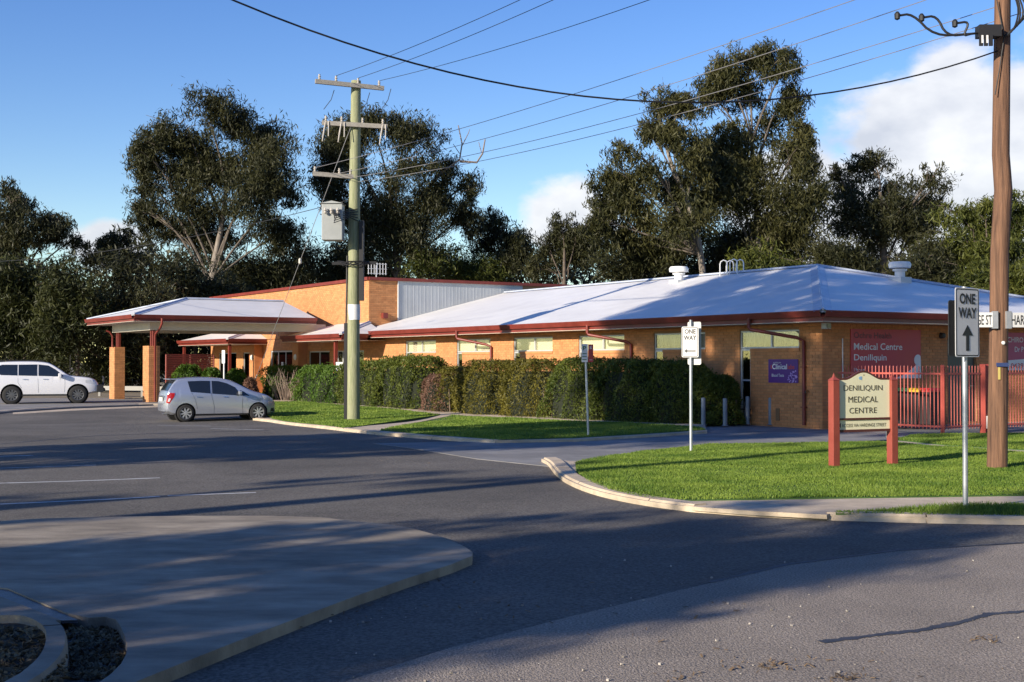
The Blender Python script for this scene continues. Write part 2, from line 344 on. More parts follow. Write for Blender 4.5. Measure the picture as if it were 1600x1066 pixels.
LB = P([(594, 672.3), (700, 681.5), (772, 687.3), (900, 684), (1010, 677.5), (1103, 671.5), (1090, 667), (980, 661), (850, 656), (706, 649)])
LC = P([(899, 724), (901, 738), (917, 752), (950, 766), (1000, 777.5), (1060, 781.5), (1350, 777), (1700, 772), (1720, 716), (1480, 698.5), (1372, 690), (1250, 692.5), (1110, 694.5), (1000, 706), (910, 720)])
LD = P([(1398, 687), (1425, 680.5), (1480, 678.5), (1720, 676), (1750, 712), (1480, 695.5)])
LE = P([(1304, 801), (1400, 797), (1480, 793.5), (1750, 787), (1750, 810), (1450, 805.5), (1306, 802.5)])
# pavement slab under each piece of land, lawns laid on it
struct(sheet('verge_slab', P([(395, 657), (430, 660.5), (480, 667.5), (540, 674.5), (600, 681), (700, 689), (772, 693)], -.08) + P([(900, 685.5), (1010, 679), (1105, 673), (1100, 660), (800, 640), (560, 624), (400, 616)]), -.012, CONC, .25, 1.2))
kerb('verge_kerb', chaikin(P([(395, 657), (430, 661), (480, 668), (540, 675), (600, 681.5), (700, 689.5), (772, 693.5)], -.085), 1), 1, CONC)
for i, (pl, nm) in enumerate(((LA, 'lawn_bed'), (LB, 'lawn_bed'))): sheet(nm, pl, .0, SOIL, .05, 1.2)
blades('lawn_grass', [LA], 650, .048, 'mown lawn around the foot of the green power pole', wid=.016)
blades('lawn_grass', [LB], 650, .048, 'mown lawn between the long hedge and the driveway', wid=.016)
struct(sheet('driveway', P([(583, 693), (640, 700), (745, 717), (860, 729), (908, 721), (1000, 706), (1110, 694), (1250, 692), (1372, 689), (1398, 687), (1425, 680.5), (1490, 678), (1700, 675), (1700, 650), (1240, 650), (1090, 660), (1105, 671.5), (1010, 678), (900, 685), (775, 691), (700, 690)], -.072), -.072, DRIVE, .2, 1.2))
kc = chaikin(P([(846, 723), (858, 729), (866, 742), (884, 757), (928, 775), (1000, 790.5), (1080, 801)], -.085), 2)
struct(sheet('corner_slab', [p for p in kc] + P([(1180, 808), (1290, 813), (1450, 817.5), (1800, 823.5)], -.08) + P([(1800, 700), (1480, 691), (1398, 687), (1372, 689.5), (1250, 692), (1110, 694), (1000, 706), (905, 720)]), -.015, CONC, .25, 2))
kerb('corner_kerb', kc, 1, CONC, zt=.012)
kerb('ramp_kerb', P([(1080, 801.5), (1180, 808.5), (1291, 813.5)], -.08), 1, CONC, zt=-.012, w=.35, lip=.3)
ks = P([(1292, 813.5), (1450, 818), (1800, 824)], -.08)
kerb('street_kerb', [ks[0].lerp(ks[1], k / 6 * .98) for k in range(7)], 1, CONC, zt=.012, w=.22)
kerb('street_kerb', [ks[1], ks[2]], 1, CONC, zt=.012, w=.22)
struct(sheet('footpath', P([(1048, 784), (1350, 778.5), (1750, 772.5), (1750, 786.5), (1480, 793), (1302, 800.5), (1292, 803.5), (1180, 798), (1085, 791)]), -.006, CONC, .05, 3))
for pl in (LC, LD, LE): sheet('lawn_bed', pl, .002, SOIL, .04, 3)
blades('lawn_grass', [LC], 2400, .042, 'sunlit corner lawn around the cream medical centre sign', wid=.008)
blades('lawn_grass', [LD], 2000, .055, 'lawn strip in front of the coral red fence', wid=.009)
blades('lawn_grass', [LE], 3600, .07, 'narrow grass strip between footpath and street kerb', wid=.007)
# forecourt of the entrance, with its kerb, and the low slab under the canopy
FC = P([(-260, 660), (-60, 650), (22, 641), (110, 635.5), (250, 630.5), (330, 633), (405, 640)])
struct(sheet('forecourt', [p for p in FC] + [Vector((-3, 56)), Vector((0, 63)), Vector((-19, 63)), Vector((-100, 63))], -.02, DRIVE, .2, 1.5))
kerb('forecourt_kerb', chaikin(P([(-260, 663), (-60, 653), (22, 644), (112, 638), (250, 633), (335, 635)], -.08), 1), 1, CONC)
struct(sheet('gutter_apron', P([(20, 647.5), (112, 642), (180, 639), (250, 636.5), (250, 634), (112, 639), (20, 645)], -.08), -.074, CONC, .05, 1.5))
# concrete island in the near left, its plate-covered drain, litter pit and mulch bed
struct(sheet('concrete_island', chaikin(P([(-420, 850), (0, 812), (240, 806), (480, 806), (560, 815), (630, 822), (690, 838), (739, 860), (737, 872), (600, 915), (440, 975), (330, 1018), (205, 1068), (60, 1130), (135, 1080), (185, 1045), (201, 1015), (192, 985), (178, 963), (125, 966), (60, 940), (0, 914), (-420, 862)]), 1), 0, CONCD, .3, 3))
pl = P([(-420, 868), (0, 914.5), (122, 966), (97, 967), (0, 930), (-420, 884)]); sheet('drain_plate', pl, -.012, mat('steel_plate', (.10, .11, .14), .35, (.05, .05, .06), 10, .4, 90, metal=.7), .02, 3)
struct(sheet('island_slab', P([(-420, 888), (0, 931), (95, 968), (60, 971), (0, 973), (-420, 990)]), -.004, CONCD, .3, 3))
bed = chaikin(P([(-420, 992), (0, 974), (62, 974), (98, 990), (106, 1012), (98, 1042), (48, 1085), (-420, 1260)]), 2)
struct(sheet('mulch_bed', bed, .02, MULCH, .3, 3))
kb = chaikin(P([(-420, 990), (0, 972), (66, 972), (104, 990), (112, 1012), (104, 1046), (50, 1092), (-200, 1190)]), 2)
kerb('bed_kerb', kb, -1, CONCD, zt=.07, zb=-.2, w=.14, lip=.03)
mb = MB()
for _ in range(2200):
    u, v = random.choice([(random.uniform(105, 200), random.uniform(968, 1060)), (random.uniform(-60, 100), random.uniform(980, 1066))]); inbed = u < 100
    p = G(u, v, .03 if inbed else -.066); a = random.uniform(0, 6.3); L = random.uniform(.008, .028); w = L * random.uniform(.15, .45)
    mb.obox(p, (L * math.cos(a), L * math.sin(a), random.uniform(-.01, .015)), (-w * math.sin(a), w * math.cos(a), random.uniform(-.01, .01)), (0, 0, .002))
tag(mb.build('leaf_litter', mat('fallen_leaves', (.05, .035, .02), .9, (.2, .14, .07), 3, rand=.6)), 'fallen leaves and bark in the drain pit and mulch bed', 'leaf litter', kind='stuff')

# ------------------------------------------------------------------ the medical centre
ANG = R(32.3); CX, CY = 8.4, 34.65
e1 = Vector((-math.sin(ANG), math.cos(ANG), 0)); e2 = Vector((math.cos(ANG), math.sin(ANG), 0))
def W(b, a, z=0.): p = Vector((CX, CY, 0)) + e2 * b + e1 * a; return Vector((p.x, p.y, z))
def a_of(u, b):           # how far along the front (line at offset b) the picture column u lies
    k = (u - 800) / F; o = Vector((CX, CY, 0)) + e2 * b; return (o.x - k * o.y) / (-e1.x + k * e1.y)
BRICK = mat('orange_brick', (.49, .205, .076), .85, (.56, .255, .10), 4, .3, 60, rand=.13)
MORT = mat('mortar', (.36, .20, .10), .95, (.31, .18, .09), 20, .3)
ROOFM = mat('pale_roof_steel', (.69, .675, .64), .45, (.76, .745, .705), .5, .0, spec=.4, big=.06, bigs=.8)
CAPM = mat('galvanised_capping', (.40, .44, .50), .4, (.52, .56, .62), 2.5, spec=.5)
RED = mat('heritage_red_paint', (.165, .027, .018), .45, (.20, .036, .025), 2, big=.15, bigs=1.5)
CREAM = mat('cream_paint', (.62, .56, .45), .6, (.68, .62, .5), 1.5)
ALU = mat('window_aluminium', (.55, .56, .55), .4, metal=.3)
GLASS = glassmat('window_glass', (.97, .97, .96), .03); DARKG = glassmat('dark_glass', (.25, .28, .3), .16)
BLIND = mat('cream_blind', (.85, .80, .6), .8, (.8, .75, .55), .8); ROOM = mat('dim_room', (.05, .05, .045), .9, (.09, .085, .08), 1.5)
CURT = mat('pale_curtain', (.5, .48, .4), .9, (.3, .29, .25), 14, stretch=(0, 1, .02))
CLAD = mat('grey_cladding', (.40, .42, .43), .45, (.46, .48, .49), .8, metal=.2)
WHITE = mat('white_enamel', (.74, .74, .72), .5, (.66, .66, .64), 3)
bld = empty('medical_centre', (CX, CY, 0), ANG, 'low orange brick medical centre with pale hipped roof and dark red gutters', 'building')
def T_front(s, z, o): return (-o, s, z)                 # wall along the front: s runs left, o outwards
def T_side(s, z, o): return (s, -o, z)                  # wall at the right-hand end
def T_tower(s, z, o): return (s, 27.9 - o, z)
BL, BH, JT = .23, .076, .01
single = []
def brick_wall(T, s0, s1, z0, z1, holes, parent, name='brickwork', keep=None):
    xs = sorted({s0, s1} | {min(max(h[k], s0), s1) for h in holes for k in (0, 1)}); zs = sorted({z0, z1} | {min(max(h[k], z0), z1) for h in holes for k in (2, 3)})
    mm = MB()
    for i in range(len(xs) - 1):
        for j in range(len(zs) - 1):
            c = ((xs[i] + xs[i + 1]) / 2, (zs[j] + zs[j + 1]) / 2)
            if any(h[0] < c[0] < h[1] and h[2] < c[1] < h[3] for h in holes): continue
            q = [(xs[i], zs[j]), (xs[i + 1], zs[j]), (xs[i + 1], zs[j + 1]), (xs[i], zs[j + 1])]; n = 4
            vs = [T(s, z, 0) for s, z in q] + [T(s, z, -.11) for s, z in q]; mm.add(vs, [(0, 1, 2, 3), (7, 6, 5, 4)] + [(k, (k + 1) % 4, 4 + (k + 1) % 4, 4 + k) for k in range(4)])
    mm.build('mortar', MORT, parent)
    mb = MB(); k = 0; z = z0
    while z + BH * .5 < z1:
        za, zb = z, min(z + BH, z1); iv = [(s0, s1)]
        for h in holes:
            if h[2] < zb - .01 and h[3] > za + .01:
                nv = []
                for a, b in iv:
                    if h[0] > a: nv.append((a, min(b, h[0])))
                    if h[1] < b: nv.append((max(a, h[1]), b))
                iv = [(a, b) for a, b in nv if b - a > .02]
        off = 0 if k % 2 else (BL + JT) / 2
        for a, b in iv:
            x = s0 - off + math.floor((a - s0 + off) / (BL + JT)) * (BL + JT)
            while x < b:
                p, q = max(a, x), min(b, x + BL)
                if q - p > .03:
                    if keep and keep(p, za) and q - p > BL - .005 and len(single) < 300: single.append((T, p, za, parent))
                    else:
                        pr = .007 + random.uniform(0, .004); vs = [T(s, zz, pr) for s, zz in ((p, za), (q, za), (q, zb), (p, zb))] + [T(s, zz, -.002) for s, zz in ((p, za), (q, za), (q, zb), (p, zb))]
                        mb.add(vs, [(0, 1, 2, 3)] + [(i, (i + 1) % 4, 4 + (i + 1) % 4, 4 + i) for i in range(4)])
                x += BL + JT
        z += BH + JT; k += 1
    o = mb.build(name, BRICK, parent); o['kind'] = 'stuff'; return o
# windows of the long front: a shallow high light with a tall narrow light at its far end
wins = [(.86, 3.26), (4.78, 7.25), (8.8, 11.4), (13.0, 15.6), (17.25, 19.87), (21.6, 24.3)]
holes = []
for r, l in wins: holes += [(r, l, 2.14, 2.66), (l - .45, l, .12, 2.14)]
holes += [(28.4, 30.0, .1, 2.3), (30.15, 31.36, .1, 2.3), (32.2, 34.7, .1, 2.3), (35.8, 39.8, .05, 2.35), (41.2, 43.9, .1, 2.3), (45.0, 47.9, .1, 2.3)]
brick_wall(T_front, 0, 49.3, -.2, 2.95, holes, bld, keep=lambda s, z: s < 1.75 and z < 2.55)
brick_wall(T_side, 0, 14.4, -.2, 2.95, [(5.1, 6.4, 0, 2.45)], bld)
brick_wall(T_front, 27.9, 49.3, 2.98, 5.5, [], bld)
brick_wall(T_tower, 0, 1.45, 3.0, 5.5, [], bld)
bmesh_src = None
for T, s, z, par in single:
    if bmesh_src is None:
        m_ = MB(); vs = [T_front(a, zz, .009) for a, zz in ((0, 0), (BL, 0), (BL, BH), (0, BH))] + [T_front(a, zz, -.002) for a, zz in ((0, 0), (BL, 0), (BL, BH), (0, BH))]
        m_.add(vs, [(0, 1, 2, 3)] + [(i, (i + 1) % 4, 4 + (i + 1) % 4, 4 + i) for i in range(4)]); ob = m_.build('brick', BRICK, par); bmesh_src = ob
    else: ob = bpy.data.objects.new('brick', bmesh_src.data); COL.objects.link(ob); ob.parent = par
    ob.location = (random.uniform(-.003, .001), s, z)
MB().box(.12, 14.3, .12, 49.2, 2.96, 2.99).build('ceiling', ROOM, bld)
MB().box(.9, 14.3, 49.2, 49.3, 0, 5.5).build('end_wall', MORT, bld); MB().box(14.3, 14.4, 0, 49.3, -.2, 2.95).build('rear_wall', MORT, bld)
MB().box(1.3, 1.35, .2, 49, 0, 2.9).build('inner_wall', ROOM, bld); MB().box(.12, 14.3, .12, 49.2, -.05, .0).build('floor', ROOM, bld)
def bars(mb, a0, a1, z0, z1, w=.045, d=.05, b=.055):
    mb.box(b - d / 2, b + d / 2, a0, a0 + w, z0, z1); mb.box(b - d / 2, b + d / 2, a1 - w, a1, z0, z1)
    mb.box(b - d / 2 - .001, b + d / 2 - .001, a0 + w, a1 - w, z0, z0 + w); mb.box(b - d / 2 - .001, b + d / 2 - .001, a0 + w, a1 - w, z1 - w, z1)
for i, (r, l) in enumerate(wins):
    mb = MB(); bars(mb, r + .005, l - .005, 2.145, 2.655); c = (r + l) / 2 - .08; mb.box(.03, .08, c - .03, c + .03, 2.19, 2.61); bars(mb, l - .445, l - .005, .125, 2.13); mb.box(.032, .078, l - .4, l - .05, 1.2, 1.25)
    w = mb.build('window', ALU, bld)
    for a0, a1, z0, z1 in ((r + .05, c - .03, 2.19, 2.61), (c + .03, l - .05, 2.19, 2.61), (l - .4, l - .05, .17, 1.2), (l - .4, l - .05, 1.25, 2.085)):
        MB().box(.052, .058, a0, a1, z0, z1).build('pane', GLASS, w)
    MB().box(-.035, .1, r - .02, l - .46, 2.06, 2.14).build('sill', BRICK, w)
    if i >= 2: MB().box(.14, .145, r + .02, l - .03, 2.08, 2.66).build('blind', BLIND, w)
    else:
        m_ = MB(); n = 46
        vs = [(.16 + .03 * math.sin(k * 1.9), r + .1 + (l - r - .2) * k / n, z) for k in range(n + 1) for z in (2.08, 2.66)]; m_.add(vs, [(2 * k, 2 * k + 2, 2 * k + 3, 2 * k + 1) for k in range(n)]).build('curtain', CURT, w)
for a0, a1, z1 in ((28.4, 30.0, 2.3), (30.15, 31.36, 2.3), (32.2, 34.7, 2.3), (41.2, 43.9, 2.3), (45.0, 47.9, 2.3)):
    mb = MB(); bars(mb, a0 + .005, a1 - .005, .105, z1 - .005, .06); c = (a0 + a1) / 2; mb.box(.03, .08, c - .04, c + .04, .165, z1 - .065); w = mb.build('window', ALU, bld)
    for p, q in ((a0 + .06, c - .04), (c + .04, a1 - .06)): MB().box(.052, .058, p, q, .16, z1 - .06).build('pane', DARKG, w)
mb = MB(); bars(mb, 35.805, 39.795, .055, 2.345, .07)
for c in (36.8, 37.8, 38.8): mb.box(.03, .08, c - .035, c + .035, .12, 2.27)
w = mb.build('entrance_door', ALU, bld); xs = [35.875, 36.765, 36.835, 37.765, 37.835, 38.765, 38.835, 39.725]
for k in range(0, 8, 2): MB().box(.052, .058, xs[k], xs[k + 1], .12, 2.28).build('pane', DARKG, w)
MB().box(-.012, -.002, 38.05, 38.3, 1.35, 1.75).build('notice', WHITE, w)
d = MB().box(5.15, 6.35, .06, .1, 0, 2.4).build('side_door', mat('dark_door', (.03, .035, .035), .4), bld); MB().box(5.0, 6.5, .1, .13, 0, 2.5).build('door_frame', ROOM, d)
MB().lathe([(0, 0), (.02, 0), (.02, .06), (0, .06)], 10, (6.2, -.02, 1.05), 'y').build('handle', ALU, d)
# roofs
EZ, RZ = 3.10, 5.10
def roof(name, faces, t=.04, parent=bld):
    mb = MB()
    for f in faces:
        n = len(f); vs = list(f) + [(x, y, z - t) for x, y, z in f]; mb.add(vs, [tuple(range(n)), tuple(range(n, 2 * n))[::-1]] + [(i, n + i, n + (i + 1) % n, (i + 1) % n) for i in range(n)])
    return mb.build(name, ROOFM, parent)
o_ = .8
rf = roof('roof', [[(-o_, -o_, EZ), (7.2, 7.2, RZ), (7.2, 27.88, RZ), (0, 27.88, EZ + .2), (-o_, 26.1, EZ)], [(-o_, -o_, EZ), (15.2, -o_, EZ), (7.2, 7.2, RZ)], [(15.2, -o_, EZ), (15.2, 27.88, EZ), (7.2, 27.88, RZ), (7.2, 7.2, RZ)]])
def capping(a, b, w, nm='ridge_cap', parent=rf):
    a, b = Vector(a), Vector(b); d = (b - a).normalized(); x = d.cross(Vector((0, 0, 1))).normalized(); mb = MB()
    dz = .03 + w * .23
    vs = [a + x * w - Vector((0, 0, dz - .055)), a + Vector((0, 0, .05)), a - x * w - Vector((0, 0, dz - .055))]; vs += [v + (b - a) for v in vs]
    mb.add(vs, [(0, 1, 4, 3), (1, 2, 5, 4)]); mb.build(nm, CAPM, parent); MB().tube([a + Vector((0, 0, .045)), b + Vector((0, 0, .045))], .035, 8).build('cap_roll', CAPM, parent)
capping((-o_, -o_, EZ), (7.2, 7.2, RZ), .24, 'hip_cap'); capping((15.2, -o_, EZ), (7.2, 7.2, RZ), .2, 'hip_cap'); capping((7.2, 7.2, RZ), (7.2, 27.8, RZ), .16)
def gutter(pts, out, parent=bld, z=EZ, fz=.13):       # quad gutter and fascia along straight eaves; out = outward unit (b, a) of each run
    for (p, q), o in zip(zip(pts[:-1], pts[1:]), out):
        p, q, o = Vector((*p, 0)), Vector((*q, 0)), Vector((*o, 0)); d = (q - p).normalized()
        mb = MB(); prof = [(-.01, z - .155), (.08, z - .155), (.125, z - .02), (.132, z + .012), (.115, z + .012), (.11, z - .02), (.068, z - .14), (-.01, z - .14)]
        n = len(prof); vs = [p + o * a + Vector((0, 0, h)) for a, h in prof] + [q + o * a + Vector((0, 0, h)) for a, h in prof]
        g = mb.add(vs, [tuple(range(n)), tuple(range(n, 2 * n))[::-1]] + [(i, (i + 1) % n, n + (i + 1) % n, n + i) for i in range(n)]).build('gutter', RED, parent)
        f = MB(); c = (p + q) / 2 - o * .022; f.obox(c + Vector((0, 0, z - .18)), d * ((q - p).length / 2), o * .011, (0, 0, .09)); f.build('fascia', RED, parent)
        MB().obox(c + o * .02 + Vector((0, 0, z - .277)), d * ((q - p).length / 2), o * .016, (0, 0, .006)).build('soffit_trim', CREAM, parent)
gutter([(-o_, 26.1), (-o_, -o_), (15.2, -o_)], [(-1, 0), (0, -1)])
MB().box(-o_ + .02, 0, -o_ + .02, 26.1, 2.825, 2.835).build('soffit', CREAM, bld); MB().box(0, 15.1, -o_ + .02, 0, 2.822, 2.834).build('soffit', CREAM, bld)
for a_out, a_wall in ((1.95, .62), (9.7, 8.35), (18.4, 17.1)):
    mb = MB(); mb.tube([(-.86, a_out, 2.98), (-.86, a_out, 2.72), (-.84, a_out - .05, 2.66), (-.2, a_wall + .12, 2.42), (-.075, a_wall, 2.33), (-.075, a_wall, .02)], .05, 10); dp = mb.build('downpipe', RED, bld, smooth=True)
    for z in (.5, 1.6): MB().box(-.135, .0, a_wall - .07, a_wall + .07, z, z + .03).build('bracket', RED, dp)
# raised block behind the entrance: coping, cladding sheets on the roof side
for p, q in (((-.03, 27.87), (-.03, 49.35)), ((-.03, 27.87), (14.4, 27.87))): MB().bar((*p, 5.56), (*q, 5.56), .16, .14).build('coping', RED, bld)
x = 1.47; n = 0
while x < 7.7:
    x1 = min(x + .76, 14.4); mb = MB(); k = 0; prof = []
    s = x
    while s < x1 - .001:
        prof += [(s, 0), (s + .05, 0), (s + .06, .005), (s + .085, .005), (s + .095, 0)]; s += .19
    prof.append((x1 - .004, 0))
    prof = [(min(s, x1 - .004), o) for s, o in prof]
    z0 = max(EZ + (x + o_) * .25 - .05, 3.2); vs = [v for s, o in prof for v in (T_tower(s, 3.1, o + .01), T_tower(s, 5.49, o + .01))]
    mb.add(vs, [(2 * i, 2 * i + 2, 2 * i + 3, 2 * i + 1) for i in range(len(prof) - 1)]).build('cladding_sheet', CLAD, bld); x = x1; n += 1
MB().box(1.452, 1.475, 27.84, 27.9, 3.2, 5.49).build('cladding_trim', WHITE, bld)
MB().box(1.5, 14.4, 27.905, 28.0, 2.95, 5.49).build('block_wall', MORT, bld); MB().box(0, 14.4, 28, 49.3, 5.36, 5.42).build('block_roof', ROOFM, bld)
bx_ = MB().box(.62, .85, 27.68, 27.89, 3.75, 4.0).build('alarm_box', RED, bld)
# skirt roofs over the entrance front
def skirt(a0, a1, bo=-2.2, z0=2.98, z1=3.56):
    s = roof('skirt_roof', [[(bo, a0, z0), (bo, a1, z0), (-.02, a1 - 1.6, z1), (-.02, a0 + 1.75, z1)], [(bo, a0, z0), (-.02, a0 + 1.75, z1), (-.02, a0, z0)], [(bo, a1, z0), (-.02, a1, z0), (-.02, a1 - 1.6, z1)]])
    gutter([(-.05, a1), (bo, a1), (bo, a0), (-.05 if a0 > 30 else -.95, a0)], [(0, 1), (-1, 0), (0, -1)], s, z0); MB().box(bo + .02, -.02, a0 + .02, a1 - .02, z0 - .275, z0 - .265).build('soffit', CREAM, s)
    capping((bo, a0, z0), (-.02, a0 + 1.75, z1), .13, 'hip_cap', s); return s
skirt(26.1, 32.8); skirt(40.3, 48.6)
for a in (27.2, 48.3, 40.7): MB().box(-2.0, -1.86, a, a + .14, 0, 2.72).build('porch_post', RED, bld)
for a in (34.9, 40.9):
    MB().box(-.5, -.02, a, a + .75, 0, 2.95).build('entrance_pier', BRICK, bld)
    MB().lathe([(0, -.06), (.11, -.05), (.15, -.02), (.16, 0)], 16, (-.53, a + .3, 2.0), 'x').build('wall_lamp', WHITE, bld, smooth=True)
# roof furniture
def vent(b, a, z):
    v = MB().lathe([(.17, -.35), (.17, .12), (.24, .14), (.24, .2), (.2, .2)], 18, (b, a, z)).build('roof_vent', WHITE, bld, smooth=True)
    MB().lathe([(.2, .22), (.36, .24), (.38, .36), (.33, .44), (0, .47)], 18, (b, a, z)).build('vent_cap', WHITE, v, smooth=True); MB().box(b - .27, b + .27, a - .27, a + .27, z - .33, z - .08).build('vent_base', mat('vent_flashing', (.5, .52, .52), .5), v)
def roof_at(u, v):            # where the picture ray meets the front slope
    d = ray(u, v); nrm = Vector((-.25 * e2.x, -.25 * e2.y, 1)); p0 = W(-o_, 0, EZ); o = Vector((0, 0, EYE)); t = (p0 - o).dot(nrm) / d.dot(nrm); p = o + d * t - Vector((CX, CY, 0)); return p.dot(e2), p.dot(e1), p.z
vent(6.3, 13.6, 5.0)
def on_hip(u):
    best = min((abs((800 + F * W(15.2 - 8 * k / 50, -.8 + 8 * k / 50).x / W(15.2 - 8 * k / 50, -.8 + 8 * k / 50).y) - u), k) for k in range(51)); k = best[1]; return 15.2 - 8 * k / 50, -.8 + 8 * k / 50, EZ + 2 * k / 50
q = on_hip(1406); vent(q[0] - .5, q[1] - .5, q[2] + .08)
mb = MB()
for da in (0, .55):
    for db in (0, .32): mb.tube([(6.9 + db, 11.9 - da + 0, 5.0), (6.9 + db, 11.9 - da, 5.45), (6.9 + db, 11.85 - da, 5.55), (6.9 + db, 11.7 - da, 5.6), (6.9 + db, 11.55 - da, 5.55), (6.9 + db, 11.5 - da, 5.45), (6.9 + db, 11.5 - da, 5.0)], .022, 6)
mb.build('ladder_rail', WHITE, bld, smooth=True)
mb = MB(); mb.tube([(1.0, 29.2, 5.4), (1.0, 29.2, 6.3)], .02, 6)
for k in range(7): mb.bar((.6 + .15 * k, 29.2, 5.85), (.6 + .15 * k, 29.2, 6.4), .025, .025)
for z in (5.9, 6.12, 6.35): mb.bar((.55, 29.2, z), (1.55, 29.2, z), .02, .02)
mb.build('roof_aerial', WHITE, bld)
for a, z in ((.0, 2.7),): 
    f = MB().box(-.28, -.1, -.42, -.24, 2.64, 2.8).build('floodlight', mat('lamp_grey', (.45, .46, .44), .5), bld); MB().box(-.26, -.12, -.435, -.421, 2.66, 2.78).build('lens', mat('lamp_lens', (.08, .08, .08), .15), f)
f = MB().lathe([(0, 0), (.07, .02), (.09, .12), (.09, .14)], 14, (4.75, -.2, 2.52), 'y').build('wall_spotlight', mat('lamp_black', (.03, .03, .03), .5), bld, smooth=True)
MB().tube([(.75, -.025, 2.4), (.75, -.025, .15)], .017, 6).build('conduit', WHITE, bld); MB().tube([(-.02, .5, .96), (-.12, .5, .96), (-.14, .5, .9)], .02, 6).build('garden_tap', mat('brass', (.12, .09, .05), .4, metal=.6), bld)
MB().box(-.03, .0, 1.62, 1.76, .1, .45).build('wall_vent', mat('vent_brown', (.2, .11, .05), .8), bld); MB().box(-2.0, -1.95, 26.4, 27.1, 1.35, 1.75).build('notice_panel', WHITE, bld)

# signs fixed to the walls (things of their own)
MAG = mat('crimson_sign_print', (.46, .012, .045), .45, (.48, .03, .03), .5); WHT = mat('white_print', (.75, .75, .73), .5); BLK = mat('black_print', (.015, .015, .015), .5); DKRED = mat('dark_maroon_print', (.10, .008, .02), .5)
def board(name, w, h, o, ux, material, label, t=.02):
    s = empty(name, o, 0, label, 'sign'); ux = Vector(ux); uz = Vector((0, 0, 1)); MB().plate([(0, 0), (w, 0), (w, h), (0, h)], (0, 0, 0), ux, uz, t).build('panel', material, s); return s
o = W(1.06, -.035, 1.29); s = board('wall_sign', 2.85, 1.38, o, e2, MAG, 'large crimson medical centre sign on the right-hand brick wall')
text('Ochre Health', (e2 * .12) + Vector((0, 0, 1.12)), e2, (0, 0, 1), 1.5, .17, DKRED, s, bold=.01); text('Medical Centre', (e2 * .12) + Vector((0, 0, .80)), e2, (0, 0, 1), 1.95, .19, WHT, s, bold=.012)
text('Deniliquin', (e2 * .12) + Vector((0, 0, .45)), e2, (0, 0, 1), 1.3, .23, WHT, s, bold=.012); text('Phone', (e2 * .12) + Vector((0, 0, .2)), e2, (0, 0, 1), .42, .1, WHT, s)
c_ = [(1.75, 0)] + [(1.75 + 1.1 * k / 10, .02 + .5 * (k / 10) ** 1.6) for k in range(11)] + [(2.85, 0)]
MB().plate(c_, -e1 * .004, e2, (0, 0, 1), .003).build('white_swoosh', WHT, s); MB().plate([(2.72 + .16 * math.cos(k * .4), .52 + .16 * math.sin(k * .4)) for k in range(16) if 2.72 + .16 * math.cos(k * .4) < 2.85], -e1 * .005, e2, (0, 0, 1), .003).build('emblem', WHT, s)
o = W(-.035, 2.04, 1.17); PUR = mat('purple_print', (.085, .012, .17), .45, (.10, .016, .2), 1); s = board('wall_sign', 1.16, .66, o, -e1, PUR, 'purple pathology sign on the lit front wall beside the downpipe')
text('AUSTRALIAN', -e1 * .2 + Vector((0, 0, .545)), -e1, (0, 0, 1), .3, .035, WHT, s); text('Clinical', -e1 * .16 + Vector((0, 0, .38)), -e1, (0, 0, 1), .58, .15, WHT, s, bold=.015)
text('labs', -e1 * .76 + Vector((0, 0, .385)), -e1, (0, 0, 1), .27, .13, mat('orange_print', (.55, .05, .02), .5), s, bold=.01); text('Blood Tests', -e1 * .14 + Vector((0, 0, .17)), -e1, (0, 0, 1), .48, .08, WHT, s)
MB().plate([(.1, .4), (.13, .38), (.13, .5), (.1, .49)], -e2 * .004, -e1, (0, 0, 1), .003).build('emblem', MATS['orange_print'], s)
mb = MB(); rr = random.Random(3)
for k in range(60):
    x, y = rr.uniform(.72, 1.13), rr.uniform(.02, .34); 
    if (x - 1.13) ** 2 + (y - .02) ** 2 < .14: mb.plate([(x + .02 * math.cos(j * 1.05), y + .02 * math.sin(j * 1.05)) for j in range(6)], -e2 * (.004 + .0001 * k), -e1, (0, 0, 1), .002)
mb.build('dot_pattern', mat('lilac_print', (.45, .28, .62), .5), s)
o = W(7.75, -.035, 1.5); PNK = mat('magenta_sign_print', (.42, .03, .12), .45); s = board('wall_sign', 2.4, 1.15, o, e2, PNK, 'magenta chiropractor sign on the side wall, cut by the right edge')
text('CHIRO', e2 * .06 + Vector((0, 0, .85)), e2, (0, 0, 1), .75, .16, WHT, s, bold=.01); text('Dr P', e2 * .4 + Vector((0, 0, .56)), e2, (0, 0, 1), .42, .16, WHT, s, bold=.01)
MB().plate([(0, 0), (2.4, 0), (2.4, .2), (1.2, .36), (0, .30)], -e1 * .004, e2, (0, 0, 1), .003).build('white_band', WHT, s); text('0439', e2 * .2 + Vector((0, 0, .06)), e2, (0, 0, 1), .6, .16, MAG, s, bold=.01, eps=.009)

# ------------------------------------------------------------------ entrance canopy
can = empty('entrance_canopy', (CX, CY, 0), ANG, 'open drive-through canopy with hipped pale roof on square brick piers', 'canopy')
ez, rz, b0, b1, a0, a1, am = 3.80, 4.74, -9.9, -1.4, 30.6, 38.6, 34.6
cr_ = roof('canopy_roof', [[(b0, a0, ez), (b0 + 3.6, am, rz), (b1, am, rz), (b1, a0, ez)], [(b0, a0, ez), (b0, a1, ez), (b0 + 3.6, am, rz)], [(b0, a1, ez), (b1, a1, ez), (b1, am, rz), (b0 + 3.6, am, rz)]], parent=can)
gutter([(b1, a1), (b0, a1), (b0, a0), (b1, a0)], [(0, 1), (-1, 0), (0, -1)], can, ez)
capping((b0, a0, ez), (b0 + 3.6, am, rz), .16, 'hip_cap', cr_); capping((b0, a1, ez), (b0 + 3.6, am, rz), .16, 'hip_cap', cr_); capping((b0 + 3.6, am, rz), (b1, am, rz), .12, 'ridge_cap', cr_)
